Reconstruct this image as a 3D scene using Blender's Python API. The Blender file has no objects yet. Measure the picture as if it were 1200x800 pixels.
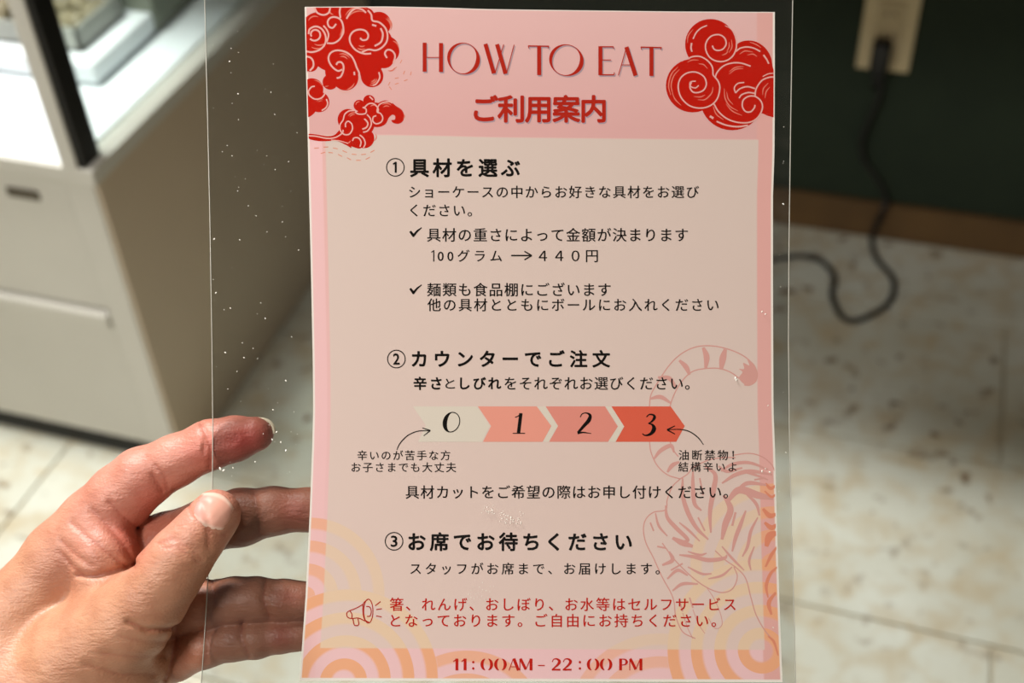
import bpy, math, random
import numpy as np
from mathutils import Vector, Matrix
random.seed(5)
SC = bpy.context.scene
COL = SC.collection

# ------------------------------------------------------------------ camera
F = 1462.0                      # focal length in pixels of a 1200x800 frame
HC = 1.2                        # camera height
ROT = np.array([[0.95136082, -0.17051191, 0.25658971],
                [0.30509663, 0.63705674, -0.70786634],
                [-0.04276257, 0.75172095, 0.65809343]])
CAMPOS = Vector((0, 0, HC))
MC = Matrix([list(r) for r in ROT]).to_4x4()
MC.translation = CAMPOS
cam = bpy.data.cameras.new('camera')
camo = bpy.data.objects.new('camera', cam)
COL.objects.link(camo)
camo.matrix_world = MC
cam.sensor_width = 36
cam.lens = F * 36 / 1200
cam.clip_start = 0.02
cam.dof.use_dof = True
cam.dof.focus_distance = 0.548
cam.dof.aperture_fstop = 6.6
SC.camera = camo

# ------------------------------------------------------------------ light
SC.view_settings.view_transform = 'Standard'
SC.view_settings.look = 'None'
SC.view_settings.gamma = 1
SC.view_settings.use_curve_mapping = False
SC.view_settings.exposure = 0.15
world = bpy.data.worlds.new('daylight')
SC.world = world
world.use_nodes = True
world.node_tree.nodes['Background'].inputs[0].default_value = (1.0, 0.94, 0.84, 1)
world.node_tree.nodes['Background'].inputs[1].default_value = 0.27

def area(name, loc, target, size, power, color, sy=None):
    l = bpy.data.lights.new(name, 'AREA')
    l.shape = 'RECTANGLE'; l.size = size; l.size_y = sy or size
    l.energy = power; l.color = color
    o = bpy.data.objects.new(name, l); COL.objects.link(o)
    o.location = loc
    o.rotation_euler = (Vector(target) - Vector(loc)).to_track_quat('-Z', 'Y').to_euler()
    return o
area('ceiling_and_fill_light', (-1.25, 0.92, 2.52), (-0.95, 0.7, 0), 0.4, 74, (1.0, 0.98, 0.93), 0.45)
area('ceiling_and_fill_light', (-0.85, -0.95, 2.52), (-0.25, 0.3, 0.7), 0.6, 12.5, (1.0, 0.95, 0.9), 0.6).data.spread = math.radians(95)  # fill lamp added behind the camera to brighten the sign
area('ceiling_and_fill_light', (1.5, -0.4, 2.52), (0.6, 0.3, 0), 0.6, 5, (1.0, 0.84, 0.66), 0.5)

# ------------------------------------------------------------------ helpers
def lin(c):
    c = c / 255.0
    return c / 12.92 if c <= 0.04045 else ((c + 0.055) / 1.055) ** 2.4
def rgb(r, g, b): return (lin(r), lin(g), lin(b), 1)

def mat(name, color, rough=0.6, metal=0.0, **kw):
    m = bpy.data.materials.new(name); m.use_nodes = True
    b = m.node_tree.nodes['Principled BSDF']
    b.inputs['Base Color'].default_value = color
    b.inputs['Roughness'].default_value = rough
    b.inputs['Metallic'].default_value = metal
    for k, v in kw.items(): b.inputs[k].default_value = v
    return m

def noisy(name, c1, c2, scale, rough=0.6, bump=0.0, bscale=60, detail=4, lo=0.35, hi=0.65):
    m = mat(name, c1, rough)
    nt = m.node_tree; b = nt.nodes['Principled BSDF']
    tc = nt.nodes.new('ShaderNodeTexCoord')
    n = nt.nodes.new('ShaderNodeTexNoise'); n.inputs['Scale'].default_value = scale; n.inputs['Detail'].default_value = detail
    r = nt.nodes.new('ShaderNodeValToRGB')
    r.color_ramp.elements[0].position = lo; r.color_ramp.elements[1].position = hi
    r.color_ramp.elements[0].color = c1; r.color_ramp.elements[1].color = c2
    nt.links.new(tc.outputs['Object'], n.inputs['Vector'])
    nt.links.new(n.outputs['Fac'], r.inputs[0]); nt.links.new(r.outputs[0], b.inputs['Base Color'])
    if bump:
        n2 = nt.nodes.new('ShaderNodeTexNoise'); n2.inputs['Scale'].default_value = bscale
        nt.links.new(tc.outputs['Object'], n2.inputs['Vector'])
        bp = nt.nodes.new('ShaderNodeBump'); bp.inputs['Strength'].default_value = bump; bp.inputs['Distance'].default_value = 0.002
        nt.links.new(n2.outputs['Fac'], bp.inputs['Height']); nt.links.new(bp.outputs[0], b.inputs['Normal'])
    return m

def link(name, me, m=None, parent=None, smooth=False):
    o = bpy.data.objects.new(name, me); COL.objects.link(o)
    if m is not None: me.materials.append(m)
    if parent is not None: o.parent = parent
    if smooth: me.shade_smooth()
    return o
def meshobj(name, vs, fs, m=None, parent=None, smooth=False):
    me = bpy.data.meshes.new(name); me.from_pydata([tuple(v) for v in vs], [], fs); me.update()
    return link(name, me, m, parent, smooth)
def empty(name, loc, label=None, cat=None, group=None):
    o = bpy.data.objects.new(name, None); COL.objects.link(o); o.location = loc
    o.empty_display_size = 0.05
    if label: tag(o, label, cat, group)
    return o
def tag(o, label, cat, group=None):
    o['label'] = label; o['category'] = cat
    if group: o['group'] = group
def structure(o): o['kind'] = 'structure'; return o

class MB:
    def __init__(s): s.v = []; s.f = []
    def add(s, vs, fs):
        k = len(s.v); s.v += [tuple(v) for v in vs]; s.f += [tuple(i + k for i in f) for f in fs]
    def box(s, a, b, bev=0.0):
        import bmesh
        bm = bmesh.new(); bmesh.ops.create_cube(bm, size=1)
        for v in bm.verts:
            v.co = Vector([(a[i] + b[i]) / 2 + v.co[i] * (b[i] - a[i]) for i in range(3)])
        if bev:
            bmesh.ops.bevel(bm, geom=bm.edges[:], offset=bev, segments=2, affect='EDGES', profile=0.6)
        bm.verts.index_update()
        s.add([v.co[:] for v in bm.verts], [[v.index for v in f.verts] for f in bm.faces]); bm.free()
    def tube(s, pts, r, n=12):
        pts = [Vector(p) for p in pts]; rs = r if isinstance(r, (list, tuple)) else [r] * len(pts)
        k = len(s.v); up = Vector((0.13, 0.2, 1)).normalized()
        for i, p in enumerate(pts):
            t = (pts[min(i + 1, len(pts) - 1)] - pts[max(i - 1, 0)]).normalized()
            a = t.cross(up)
            if a.length < 1e-3: a = t.cross(Vector((1, 0, 0)))
            a.normalize(); b = t.cross(a).normalized()
            for j in range(n):
                w = 2 * math.pi * j / n
                s.v.append(tuple(p + (a * math.cos(w) + b * math.sin(w)) * rs[i]))
        for i in range(len(pts) - 1):
            for j in range(n):
                s.f.append((k + i * n + j, k + i * n + (j + 1) % n, k + (i + 1) * n + (j + 1) % n, k + (i + 1) * n + j))
        s.f.append(tuple(k + j for j in range(n))[::-1]); s.f.append(tuple(k + (len(pts) - 1) * n + j for j in range(n)))
    def build(s, name, m, parent=None, smooth=False, offset=(0, 0, 0)):
        o = Vector(offset)
        return meshobj(name, [tuple(Vector(v) - o) for v in s.v], s.f, m, parent, smooth)
def boxo(name, a, b, m, parent=None, bev=0.0, offset=(0, 0, 0)):
    q = MB(); q.box(a, b, bev); return q.build(name, m, parent, offset=offset)

def catmull(pts, n=8, closed=False):
    pts = [np.array(p, float) for p in pts]; out = []
    L = len(pts)
    rng = range(L) if closed else range(L - 1)
    for i in rng:
        if closed: p0, p1, p2, p3 = pts[(i - 1) % L], pts[i], pts[(i + 1) % L], pts[(i + 2) % L]
        else:
            p1, p2 = pts[i], pts[i + 1]
            p0 = pts[i - 1] if i else 2 * p1 - p2
            p3 = pts[i + 2] if i + 2 < L else 2 * p2 - p1
        for k in range(n):
            t = k / n
            out.append(0.5 * ((2 * p1) + (-p0 + p2) * t + (2 * p0 - 5 * p1 + 4 * p2 - p3) * t * t + (-p0 + 3 * p1 - 3 * p2 + p3) * t ** 3))
    if not closed: out.append(pts[-1])
    return out

# pixel (of the reference survey) -> world ray, floor, wall
def ray(px, py): return Vector(tuple(ROT @ np.array([px - 600, 400 - py, -F]) / F))
def on_floor(px, py, z=0.0):
    r = ray(px, py); return CAMPOS + r * ((z - HC) / r.z)
def on_y(px, py, y):
    r = ray(px, py); return CAMPOS + r * (y / r.y)

# ================================================================== the room
YW = 1.69
M_green = noisy('green_wall_paint', rgb(24, 38, 24), rgb(30, 44, 28), 9, 0.85, 0.3, 300)
M_white = noisy('ceiling_paint', rgb(170, 166, 156), rgb(180, 176, 166), 4, 0.9)
M_side = noisy('side_wall_plaster', rgb(150, 135, 115), rgb(160, 146, 126), 4, 0.9)
M_base = noisy('brown_baseboard_wood', rgb(84, 62, 34), rgb(102, 76, 42), 8, 0.6)
M_grout = noisy('tile_grout', rgb(178, 170, 148), rgb(188, 180, 158), 12, 0.9)
structure(boxo('wall_back', (-2.6, YW, 0), (2.6, YW + 0.12, 2.6), M_green))
structure(boxo('wall_left', (-2.72, -2.6, 0), (-2.6, YW + 0.12, 2.6), M_side))
structure(boxo('wall_right', (2.6, -2.6, 0), (2.72, YW + 0.12, 2.6), M_side))
structure(boxo('ceiling', (-2.72, -2.6, 2.6), (2.72, YW + 0.12, 2.7), M_white))
structure(boxo('baseboard_back', (-2.6, YW - 0.012, 0.0), (2.6, YW, 0.062), M_base, bev=0.002))

def tile_mat():
    m = mat('stained_stone_tile', rgb(200, 195, 172), 0.45)
    nt = m.node_tree; b = nt.nodes['Principled BSDF']; N = nt.nodes.new; L = nt.links.new
    g = N('ShaderNodeNewGeometry')
    def ramp(src, p0, c0, p1, c1):
        r = N('ShaderNodeValToRGB'); e = r.color_ramp.elements
        e[0].position = p0; e[0].color = c0; e[1].position = p1; e[1].color = c1
        L(src, r.inputs[0]); return r.outputs[0]
    def noise(s, d=4, dist=0.0):
        n = N('ShaderNodeTexNoise'); n.inputs['Scale'].default_value = s; n.inputs['Detail'].default_value = d
        n.inputs['Distortion'].default_value = dist
        L(g.outputs['Position'], n.inputs['Vector']); return n.outputs['Fac']
    def mix(f, a, bb, t='MIX'):
        x = N('ShaderNodeMix'); x.data_type = 'RGBA'; x.blend_type = t
        if isinstance(f, float): x.inputs[0].default_value = f
        else: L(f, x.inputs[0])
        L(a, x.inputs[6])
        if isinstance(bb, tuple): x.inputs[7].default_value = bb
        else: L(bb, x.inputs[7])
        return x.outputs[2]
    base = ramp(noise(3.0, 5), 0.35, rgb(184, 184, 168), 0.65, rgb(208, 212, 202))
    mid = ramp(noise(22, 7, 0.4), 0.45, (0, 0, 0, 1), 0.75, (1, 1, 1, 1))
    c = mix(mid, base, rgb(182, 168, 138))
    sp = ramp(noise(34, 2, 0.2), 0.6, (0, 0, 0, 1), 0.72, (1, 1, 1, 1))
    ar = ramp(noise(2.3, 2), 0.38, (0.15, 0.15, 0.15, 1), 0.55, (1, 1, 1, 1))
    mm = N('ShaderNodeMath'); mm.operation = 'MULTIPLY'; L(sp, mm.inputs[0]); L(ar, mm.inputs[1])
    c = mix(mm.outputs[0], c, rgb(104, 74, 40))
    L(c, b.inputs['Base Color'])
    bp = N('ShaderNodeBump'); bp.inputs['Strength'].default_value = 0.3; bp.inputs['Distance'].default_value = 0.002
    L(noise(60), bp.inputs['Height']); L(bp.outputs[0], b.inputs['Normal'])
    return m
M_tile = tile_mat()
floor = structure(boxo('floor', (-2.6, -2.6, -0.12), (2.6, YW, -0.004), M_grout))
def tile_mesh(w, h):
    q = MB(); q.box((-w / 2, -h / 2, -0.004), (w / 2, h / 2, 0.0), 0.001)
    me = bpy.data.meshes.new('tile'); me.from_pydata(q.v, [], q.f); me.materials.append(M_tile); return me
TW, TH, GAP = 1.2, 0.286, 0.004
tcache = {}
row = 0
y1 = 0.937 + TH * 3
rows = []
for k in range(-2, 12):
    rows.append((0.937 + TH * (1 - k), k))      # top y of each row
for top, k in rows:
    ya, yb = top - TH, min(top, YW - 0.012)
    if yb - ya < 0.02 or ya > YW: continue
    xo = 0.212 if k % 2 else 0.212 - 0.6
    xs = xo - 3 * TW
    while xs < 2.6:
        xa, xb = max(xs, -2.6), min(xs + TW, 2.6)
        if xb - xa > 0.03:
            key = (round(xb - xa - GAP, 3), round(yb - ya - GAP, 3))
            if key not in tcache: tcache[key] = tile_mesh(*key)
            t = bpy.data.objects.new('tile', tcache[key]); COL.objects.link(t); t.parent = floor
            t.location = ((xa + xb) / 2, (ya + yb) / 2, 0.0)
        xs += TW

# unseen counter added above the frame to shade the floor by the wall
M_wood = noisy('dark_counter_wood', rgb(88, 60, 38), rgb(120, 84, 52), 6, 0.4)
ct = empty('shade_counter', (0.8, 1.5, 0), 'added brown wooden counter ledge, out of view above the outlet, shading the floor', 'counter')
boxo('shade_counter_top', (-1.56, -0.40, 0.775), (1.75, 0.19, 0.81), M_wood, ct, 0.004)
for bx in (-1.45, 0.9):
    boxo('shade_counter_bracket', (bx, -0.1, 0.735), (bx + 0.03, 0.185, 0.775), M_base, ct, 0.002)

# outlet plate and plugged cord
M_plate = noisy('ivory_outlet_plastic', rgb(196, 178, 140), rgb(204, 188, 150), 20, 0.45)
M_black = mat('black_rubber', rgb(14, 14, 14), 0.5)
op = empty('wall_outlet', (-0.021, YW - 0.004, 0.35), 'beige rectangular power outlet plate on the dark green wall', 'outlet')
ox, oz = 0.037, 0.062
boxo('outlet_plate', (-ox, -0.004, -oz), (ox, 0.004, oz), M_plate, op, 0.002)
boxo('socket_insert', (-0.019, -0.0065, -0.045), (0.019, -0.003, 0.045), noisy('socket_plastic', rgb(178, 160, 124), rgb(186, 168, 132), 20, 0.5), op, 0.0015)
for zz in (0.028, -0.004):
    for xx in (-0.006, 0.006):
        boxo('socket_slot', (xx - 0.001, -0.0072, zz - 0.004), (xx + 0.001, -0.006, zz + 0.004), M_black, op)
cd = empty('power_cord', tuple(on_y(1035, 62, YW)), 'black power cord plugged into the outlet and curling down onto the floor', 'cord')
cl = Vector(cd.location)
pp = on_y(1035, 50, YW); q = MB()
q.box((pp.x - 0.013, YW - 0.036, pp.z - 0.034), (pp.x + 0.013, YW - 0.009, pp.z + 0.014), 0.006)
q.build('plug', M_black, cd, True, offset=cl)
q = MB(); q.tube([(pp.x, YW - 0.025, pp.z - 0.03), (pp.x - 0.001, YW - 0.022, pp.z - 0.062)], [0.007, 0.0045]); q.build('strain_relief', M_black, cd, True, offset=cl)
cp = []
for px, py in [(1034, 78), (1031, 110), (1019, 140), (1010, 165), (1013, 188), (1029, 210), (1038, 232)]:
    cp.append(on_y(px, py, YW - 0.02))
cp.append(on_y(1033, 250, YW - 0.03))
for px, py in [(1022, 278), (1027, 302), (1044, 322), (1048, 336), (1042, 354), (1023, 368), (1000, 376), (985, 369), (975, 345), (978, 325), (964, 307), (942, 300), (905, 304), (850, 318), (760, 330)]:
    cp.append(on_floor(px, py, 0.005))
q = MB(); q.tube([Vector(p) for p in catmull(cp, 6)], 0.0042, 10); q.build('cable', M_black, cd, True, offset=cl)

# ---------------------------------------------------------------- showcase
CX, CY, CH = -0.811, 0.934, 0.47
M_case = noisy('cream_enamel', rgb(200, 198, 190), rgb(208, 206, 198), 3, 0.42)
M_caseside = noisy('taupe_side_panel', rgb(196, 180, 158), rgb(204, 188, 166), 3, 0.5)
M_steel = noisy('brushed_steel', rgb(170, 170, 160), rgb(196, 196, 186), 30, 0.3); M_steel.node_tree.nodes['Principled BSDF'].inputs['Metallic'].default_value = 0.7
M_blk = mat('black_gasket', rgb(8, 8, 8), 0.5)
M_deck = noisy('white_shelf_enamel', rgb(225, 232, 236), rgb(236, 242, 246), 5, 0.3)
M_glass = mat('case_glass', (0.92, 0.97, 0.95, 1), 0.02)
nt = M_glass.node_tree; tr = nt.nodes.new('ShaderNodeBsdfTransparent'); tr.inputs[0].default_value = (0.93, 0.97, 0.95, 1)
gl = nt.nodes.new('ShaderNodeBsdfGlossy'); gl.inputs['Roughness'].default_value = 0.03
lw = nt.nodes.new('ShaderNodeFresnel'); lw.inputs[0].default_value = 1.45
mx = nt.nodes.new('ShaderNodeMixShader'); ge = nt.nodes.new('ShaderNodeNewGeometry'); fm = nt.nodes.new('ShaderNodeMath'); fm.operation = 'SUBTRACT'; fm.use_clamp = True
nt.links.new(lw.outputs[0], fm.inputs[0]); nt.links.new(ge.outputs['Backfacing'], fm.inputs[1]); nt.links.new(fm.outputs[0], mx.inputs[0]); nt.links.new(tr.outputs[0], mx.inputs[1]); nt.links.new(gl.outputs[0], mx.inputs[2])
nt.links.new(mx.outputs[0], nt.nodes['Material Output'].inputs[0])
M_in = noisy('grey_green_lining', rgb(120, 126, 112), rgb(136, 140, 126), 6, 0.5)
XL = -2.3; YB = YW - 0.03
sh = empty('display_case', (CX, CY, 0), 'cream refrigerated display case with glass top and black gasket left of the sign', 'display case')
so = (CX, CY, 0)
q = MB(); q.box((XL, CY + 0.012, 0.02), (CX - 0.004, YB, CH - 0.012), 0.004); q.build('cabinet_body', M_case, sh, offset=so)
boxo('side_panel', (CX - 0.006, CY + 0.004, 0.0), (CX, YB, CH - 0.02), M_caseside, sh, 0.002, so)
boxo('front_stile', (CX - 0.04, CY, 0.0), (CX - 0.004, CY + 0.02, CH - 0.01), M_case, sh, 0.003, so)
boxo('front_panel', (XL, CY + 0.004, 0.03), (CX - 0.042, CY + 0.018, 0.235), M_case, sh, 0.003, so)
u = boxo('vent_panel', (XL, CY + 0.004, 0.262), (CX - 0.042, CY + 0.018, 0.45), M_case, sh, 0.003, so)
q = MB()
q.box((XL, CY - 0.004, 0.238), (CX - 0.042, CY + 0.014, 0.258), 0.004); q.build('trim_rail', M_case, sh, offset=so)
q = MB(); sa_, sb_ = on_y(8, 229, CY), on_y(46, 237, CY); q.box((sa_.x, CY + 0.001, sb_.z), (sb_.x, CY + 0.006, sb_.z + 0.012), 0.002); q.build('vent_slot', mat('dark_slot_plastic', rgb(84, 76, 62), 0.6), sh, offset=so)  # vent slot as a dark brown-grey strip
boxo('toe_kick', (XL, CY + 0.006, 0.0), (CX - 0.04, CY + 0.02, 0.022), M_blk, sh, 0.0, so)
# sill and side rail
q = MB(); q.box((XL, CY - 0.002, CH - 0.02), (CX + 0.002, CY + 0.006, CH), 0.002); q.build('front_sill', M_case, sh, offset=so)
boxo('side_rail', (CX - 0.022, CY + 0.006, CH - 0.02), (CX + 0.002, YB, CH), M_case, sh, 0.003, so)
boxo('side_rail', (CX - 0.028, CY + 0.05, 1.10), (CX + 0.002, YB, 1.13), M_case, sh, 0.003, so)
# corner post: cream front, black side
boxo('corner_post', (CX - 0.036, CY - 0.002, CH - 0.004), (CX - 0.016, CY + 0.002, 1.13), M_case, sh, 0.002, so)
boxo('gasket_strip', (CX - 0.034, CY + 0.002, CH - 0.004), (CX - 0.008, CY + 0.032, 1.12), M_blk, sh, 0.001, so)
boxo('glass_pane', (CX - 0.02, CY + 0.032, CH - 0.004), (CX - 0.015, YB, 1.105), M_glass, sh, 0.0, so)
boxo('back_panel', (XL, YB - 0.02, CH), (CX - 0.03, YB, 1.13), M_in, sh, 0.0, so)
boxo('top_panel', (XL, CY + 0.2, 1.13), (CX, YB, 1.16), M_case, sh, 0.003, so)
boxo('deck', (XL, CY + 0.007, CH - 0.012), (CX - 0.03, YB - 0.02, CH - 0.001), M_deck, sh, 0.002, so)
boxo('inner_step', (XL, CY + 0.16, CH + 0.004), (CX - 0.09, CY + 0.3, CH + 0.03), M_deck, sh, 0.006, so)
boxo('inner_step', (XL, CY + 0.3, CH + 0.004), (CX - 0.09, YB - 0.02, CH + 0.055), M_in, sh, 0.004, so)
boxo('shelf', (XL, CY + 0.3, 0.78), (CX - 0.034, YB - 0.02, 0.79), M_steel, sh, 0.002, so)
M_led = mat('led_strip', (0.8, 0.9, 1, 1), 0.5)
M_led.node_tree.nodes['Principled BSDF'].inputs['Emission Color'].default_value = (0.75, 0.87, 1, 1)
M_led.node_tree.nodes['Principled BSDF'].inputs['Emission Strength'].default_value = 5
boxo('light_strip', (XL, CY + 0.21, 1.112), (CX - 0.05, CY + 0.24, 1.128), M_led, sh, 0.002, so)
M_tray = noisy('tray_steel', rgb(150, 152, 146), rgb(178, 180, 172), 20, 0.35)
# food tubs standing on the step
foods = [('pale brown', (150, 140, 112)), ('orange', (206, 160, 90)), ('cream', (222, 210, 176)), ('brown', (128, 96, 60))]
xs = CX - 0.20
for k in range(4):
    cn, c = foods[k]
    t = empty('food_tray', (xs - 0.19 * k, CY + 0.235, CH + 0.03), f'steel tray of {cn} food inside the display case', 'food tray', 'food trays in the display case')
    q = MB(); q.box((-0.08, -0.05, 0), (0.08, 0.05, 0.004)); q.box((-0.08, -0.05, 0), (-0.077, 0.05, 0.03)); q.box((0.077, -0.05, 0), (0.08, 0.05, 0.03)); q.box((-0.08, -0.05, 0), (0.08, -0.047, 0.03)); q.box((-0.08, 0.047, 0), (0.08, 0.05, 0.03))
    q.build('tray', M_tray, t)
    q = MB()
    for j in range(40):
        a, b = random.uniform(-.066, .066), random.uniform(-.036, .036); r = random.uniform(.007, .011)
        q.tube([(a - r, b, .012), (a - r * .6, b, .014 + r * .5), (a + r * .6, b, .015 + r * .6), (a + r, b, .013)], [r * .4, r, r * .9, r * .3], 7)
    fo = q.build('food', noisy('food_' + cn.replace(' ', '_'), rgb(*c), rgb(*[int(v * .8) for v in c]), 60, 0.5), t, True); fo['kind'] = 'stuff'


# ================================================================== the sign
D = 0.55
S = D / F
def zc(px, py):                                 # gentle bow of the laminate, right side leans back
    t = max(0.0, px - 330) / 600.0
    return -0.007 * t * t
def P(px, py, lift=0.0):
    z = zc(px, py) + lift; k = (D - z) / D
    return ((px - 600) * S * k, (400 - py) * S * k, z)
MS = MC.copy(); MS.translation = CAMPOS + (MC.to_3x3() @ Vector((0, 0, -D)))
sign = empty('laminated_sign', (0, 0, 0), 'clear laminated pink sheet of eating instructions with red clouds, held up in front', 'sign')
sign.matrix_world = MS
Lf = [(8, 357), (60, 358), (100, 359), (180, 361), (300, 364), (420, 366.5), (480, 367), (520, 366), (600, 363), (700, 358), (797, 351)]
Rt = [(14, 908), (100, 908), (180, 907.6), (230, 905.8), (330, 905.8), (480, 906.4), (520, 908), (640, 911.2), (720, 914), (799, 917)]
Tp = [(0, 8), (.17, 7.5), (.3, 9), (.38, 10.6), (.5, 11.5), (.8, 13.5), (1, 14)]
def interp(tab, v): return float(np.interp(v, [a for a, _ in tab], [b for _, b in tab]))
def sheet(u, v):                                # u,v 0..1 on the paper -> survey pixel
    yt = interp(Tp, u); yb = 797 + 2 * u
    y = yt + (yb - yt) * v
    x0 = interp(Lf, y); x1 = interp(Rt, y)
    return x0 + (x1 - x0) * u, y

# --- paper material: print drawn in sheet millimetre-like uv units (551 x 789)
def paper_mat():
    m = mat('printed_paper', (1, 1, 1, 1), 0.7, **{'Specular IOR Level': 0.0})
    nt = m.node_tree; b = nt.nodes['Principled BSDF']; N = nt.nodes.new; L = nt.links.new
    uv = N('ShaderNodeUVMap'); sep = N('ShaderNodeSeparateXYZ'); L(uv.outputs[0], sep.inputs[0])
    def M(op, a, bb=None, c=None):
        x = N('ShaderNodeMath'); x.operation = op
        for i, v in enumerate((a, bb, c)):
            if v is None: continue
            if isinstance(v, (int, float)): x.inputs[i].default_value = v
            else: L(v, x.inputs[i])
        return x.outputs[0]
    X = M('MULTIPLY', sep.outputs[0], 551.0); Y = M('MULTIPLY', sep.outputs[1], 789.0)
    def step(v, a, w=0.8):                      # smooth 0->1 at a
        x = N('ShaderNodeMapRange'); x.inputs[1].default_value = a - w; x.inputs[2].default_value = a + w; L(v, x.inputs[0]); return x.outputs[0]
    def inv(a): return M('SUBTRACT', 1.0, a)
    def mix(f, a, bb):
        x = N('ShaderNodeMix'); x.data_type = 'RGBA'
        for i, v in ((0, f), (6, a), (7, bb)):
            if isinstance(v, (int, float, tuple)): x.inputs[i].default_value = v
            else: L(v, x.inputs[i])
        return x.outputs[2]
    def rect(x0, y0, x1, y1, w=0.8): return M('MULTIPLY', M('MULTIPLY', step(X, x0, w), inv(step(X, x1, w))), M('MULTIPLY', step(Y, y0, w), inv(step(Y, y1, w))))
    # seigaiha fans, back to front: centre x,y, outer radius, ring period, strength
    fans = [(0, 690, 92, 27, 0.75), (548, 655, 100, 27, 0.8), (190, 845, 92, 27, .8), (412, 838, 106, 27, .6), (50, 790, 108, 27, 1.0), (528, 752, 108, 27, 1.0)]
    cov = 0.0
    for cx, cy, R, per, st in fans:
        d = M('SQRT', M('ADD', M('POWER', M('ABSOLUTE', M('SUBTRACT', X, cx)), 2.0), M('POWER', M('ABSOLUTE', M('SUBTRACT', Y, cy)), 2.0)))
        inside = inv(step(d, R, 1.0))
        fr = M('FRACT', M('DIVIDE', M('SUBTRACT', R + per * 4, d), per))
        stripe = M('MULTIPLY', inv(step(fr, 0.5, 0.06)), st)
        if isinstance(cov, float): cov = M('MULTIPLY', inside, stripe)
        else: cov = M('ADD', M('MULTIPLY', cov, inv(inside)), M('MULTIPLY', stripe, inside))
    pink = mix(step(Y, 520, 300), rgb(246, 194, 190), rgb(255, 210, 214))
    hdr = mix(step(Y, 70, 70), rgb(246, 198, 196), rgb(238, 184, 182))
    ground = mix(step(Y, 150, 1), hdr, pink)
    ground = mix(M('MULTIPLY', inv(step(X, 17)), step(Y, 150)), ground, rgb(255, 206, 208))
    ground = mix(step(X, 530, 1.0), ground, rgb(244, 184, 178))
    ring = mix(M('MULTIPLY', cov, 0.95), ground, rgb(255, 184, 140))
    inner = mix(step(Y, 450, 380), rgb(232, 211, 202), rgb(242, 214, 206))  # panel paler towards the bottom, a lighting gradient put into its colour
    inner = mix(M('MULTIPLY', cov, 0.6), inner, rgb(252, 216, 170))
    c = mix(rect(21, 150.5, 532, 751), ring, inner)
    border = rect(2.2, 1.0, 548.6, 786.0, 0.5)
    c = mix(border, rgb(255, 246, 238), c)
    L(c, b.inputs['Base Color'])
    return m
nu, nv = 28, 40
vs, fs, uvs = [], [], []
for j in range(nv + 1):
    for i in range(nu + 1):
        x, y = sheet(i / nu, j / nv); vs.append(P(x, y, 0.0)); uvs.append((i / nu, j / nv))
W1 = nu + 1
for j in range(nv):
    for i in range(nu): fs.append((j * W1 + i, (j + 1) * W1 + i, (j + 1) * W1 + i + 1, j * W1 + i + 1))
n0 = len(vs)
for j in range(nv + 1):
    for i in range(nu + 1):
        x, y = sheet(i / nu, j / nv); vs.append(P(x, y, -0.00015)); uvs.append((i / nu, j / nv))
fs += [tuple(reversed([k + n0 for k in f])) for f in fs[:]]
edge = [i for i in range(W1)] + [j * W1 + nu for j in range(1, nv + 1)] + [nv * W1 + i for i in range(nu - 1, -1, -1)] + [j * W1 for j in range(nv - 1, 0, -1)]
for a, bq in zip(edge, edge[1:] + edge[:1]): fs.append((a, bq, bq + n0, a + n0))
paper = meshobj('printed_sheet', vs, fs, paper_mat(), sign)
ul = paper.data.uv_layers.new(name='UVMap')
for lp in paper.data.loops: ul.data[lp.index].uv = uvs[lp.vertex_index]

# --- flat print, drawn as thin ink shapes on the sheet
RAISE = 0.000007
def ink(name, c, rough=0.7): return mat(name, c, rough, **{'Specular IOR Level': 0.0})
INK_BLACK = ink('black_ink', rgb(14, 10, 10)); INK_RED = ink('red_ink', rgb(204, 22, 4)); INK_DRED = ink('deep_red_ink', rgb(190, 38, 22))
INK_SHADOW = ink('grey_blue_ink', rgb(186, 160, 172)); INK_PINK = ink('pale_pink_ink', rgb(246, 184, 176)); INK_TIGER = ink('faded_red_ink', rgb(230, 170, 162))
INK_TIGERL = ink('faded_red_line_ink', rgb(230, 168, 160)); INK_TIGERO = ink('orange_red_ink', rgb(240, 150, 120))
INK_HOT = ink('streak_pink_ink', rgb(238, 130, 112))
INK_CREAM = ink('cream_ink', rgb(236, 224, 210)); INK_L1 = ink('salmon_ink', rgb(250, 166, 148)); INK_L2 = ink('rose_ink', rgb(240, 152, 138)); INK_L3 = ink('coral_ink', rgb(236, 104, 80))
def ribbon(q, pts, w, n=8, smooth=True, lift=1, closed=False):
    if not isinstance(w, (list, tuple)): w = [w] * len(pts)
    p3 = [(p[0], p[1], ww) for p, ww in zip(pts, w)]
    if smooth and len(pts) > 2: p3 = catmull(p3, n, closed)
    p3 = [np.array(p, float) for p in p3]
    if closed: p3.append(p3[0])
    k = len(q.v); m = len(p3)
    for i in range(m):
        t = p3[min(i + 1, m - 1)][:2] - p3[max(i - 1, 0)][:2]
        if closed and i in (0, m - 1): t = p3[1][:2] - p3[m - 2][:2]
        l = np.hypot(*t) or 1; nx, ny = -t[1] / l, t[0] / l
        h = max(p3[i][2], 0.05) / 2
        q.v.append(P(p3[i][0] + nx * h, p3[i][1] + ny * h, RAISE * lift)); q.v.append(P(p3[i][0] - nx * h, p3[i][1] - ny * h, RAISE * lift))
    for i in range(m - 1): q.f.append((k + 2 * i, k + 2 * i + 1, k + 2 * i + 3, k + 2 * i + 2))
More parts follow.
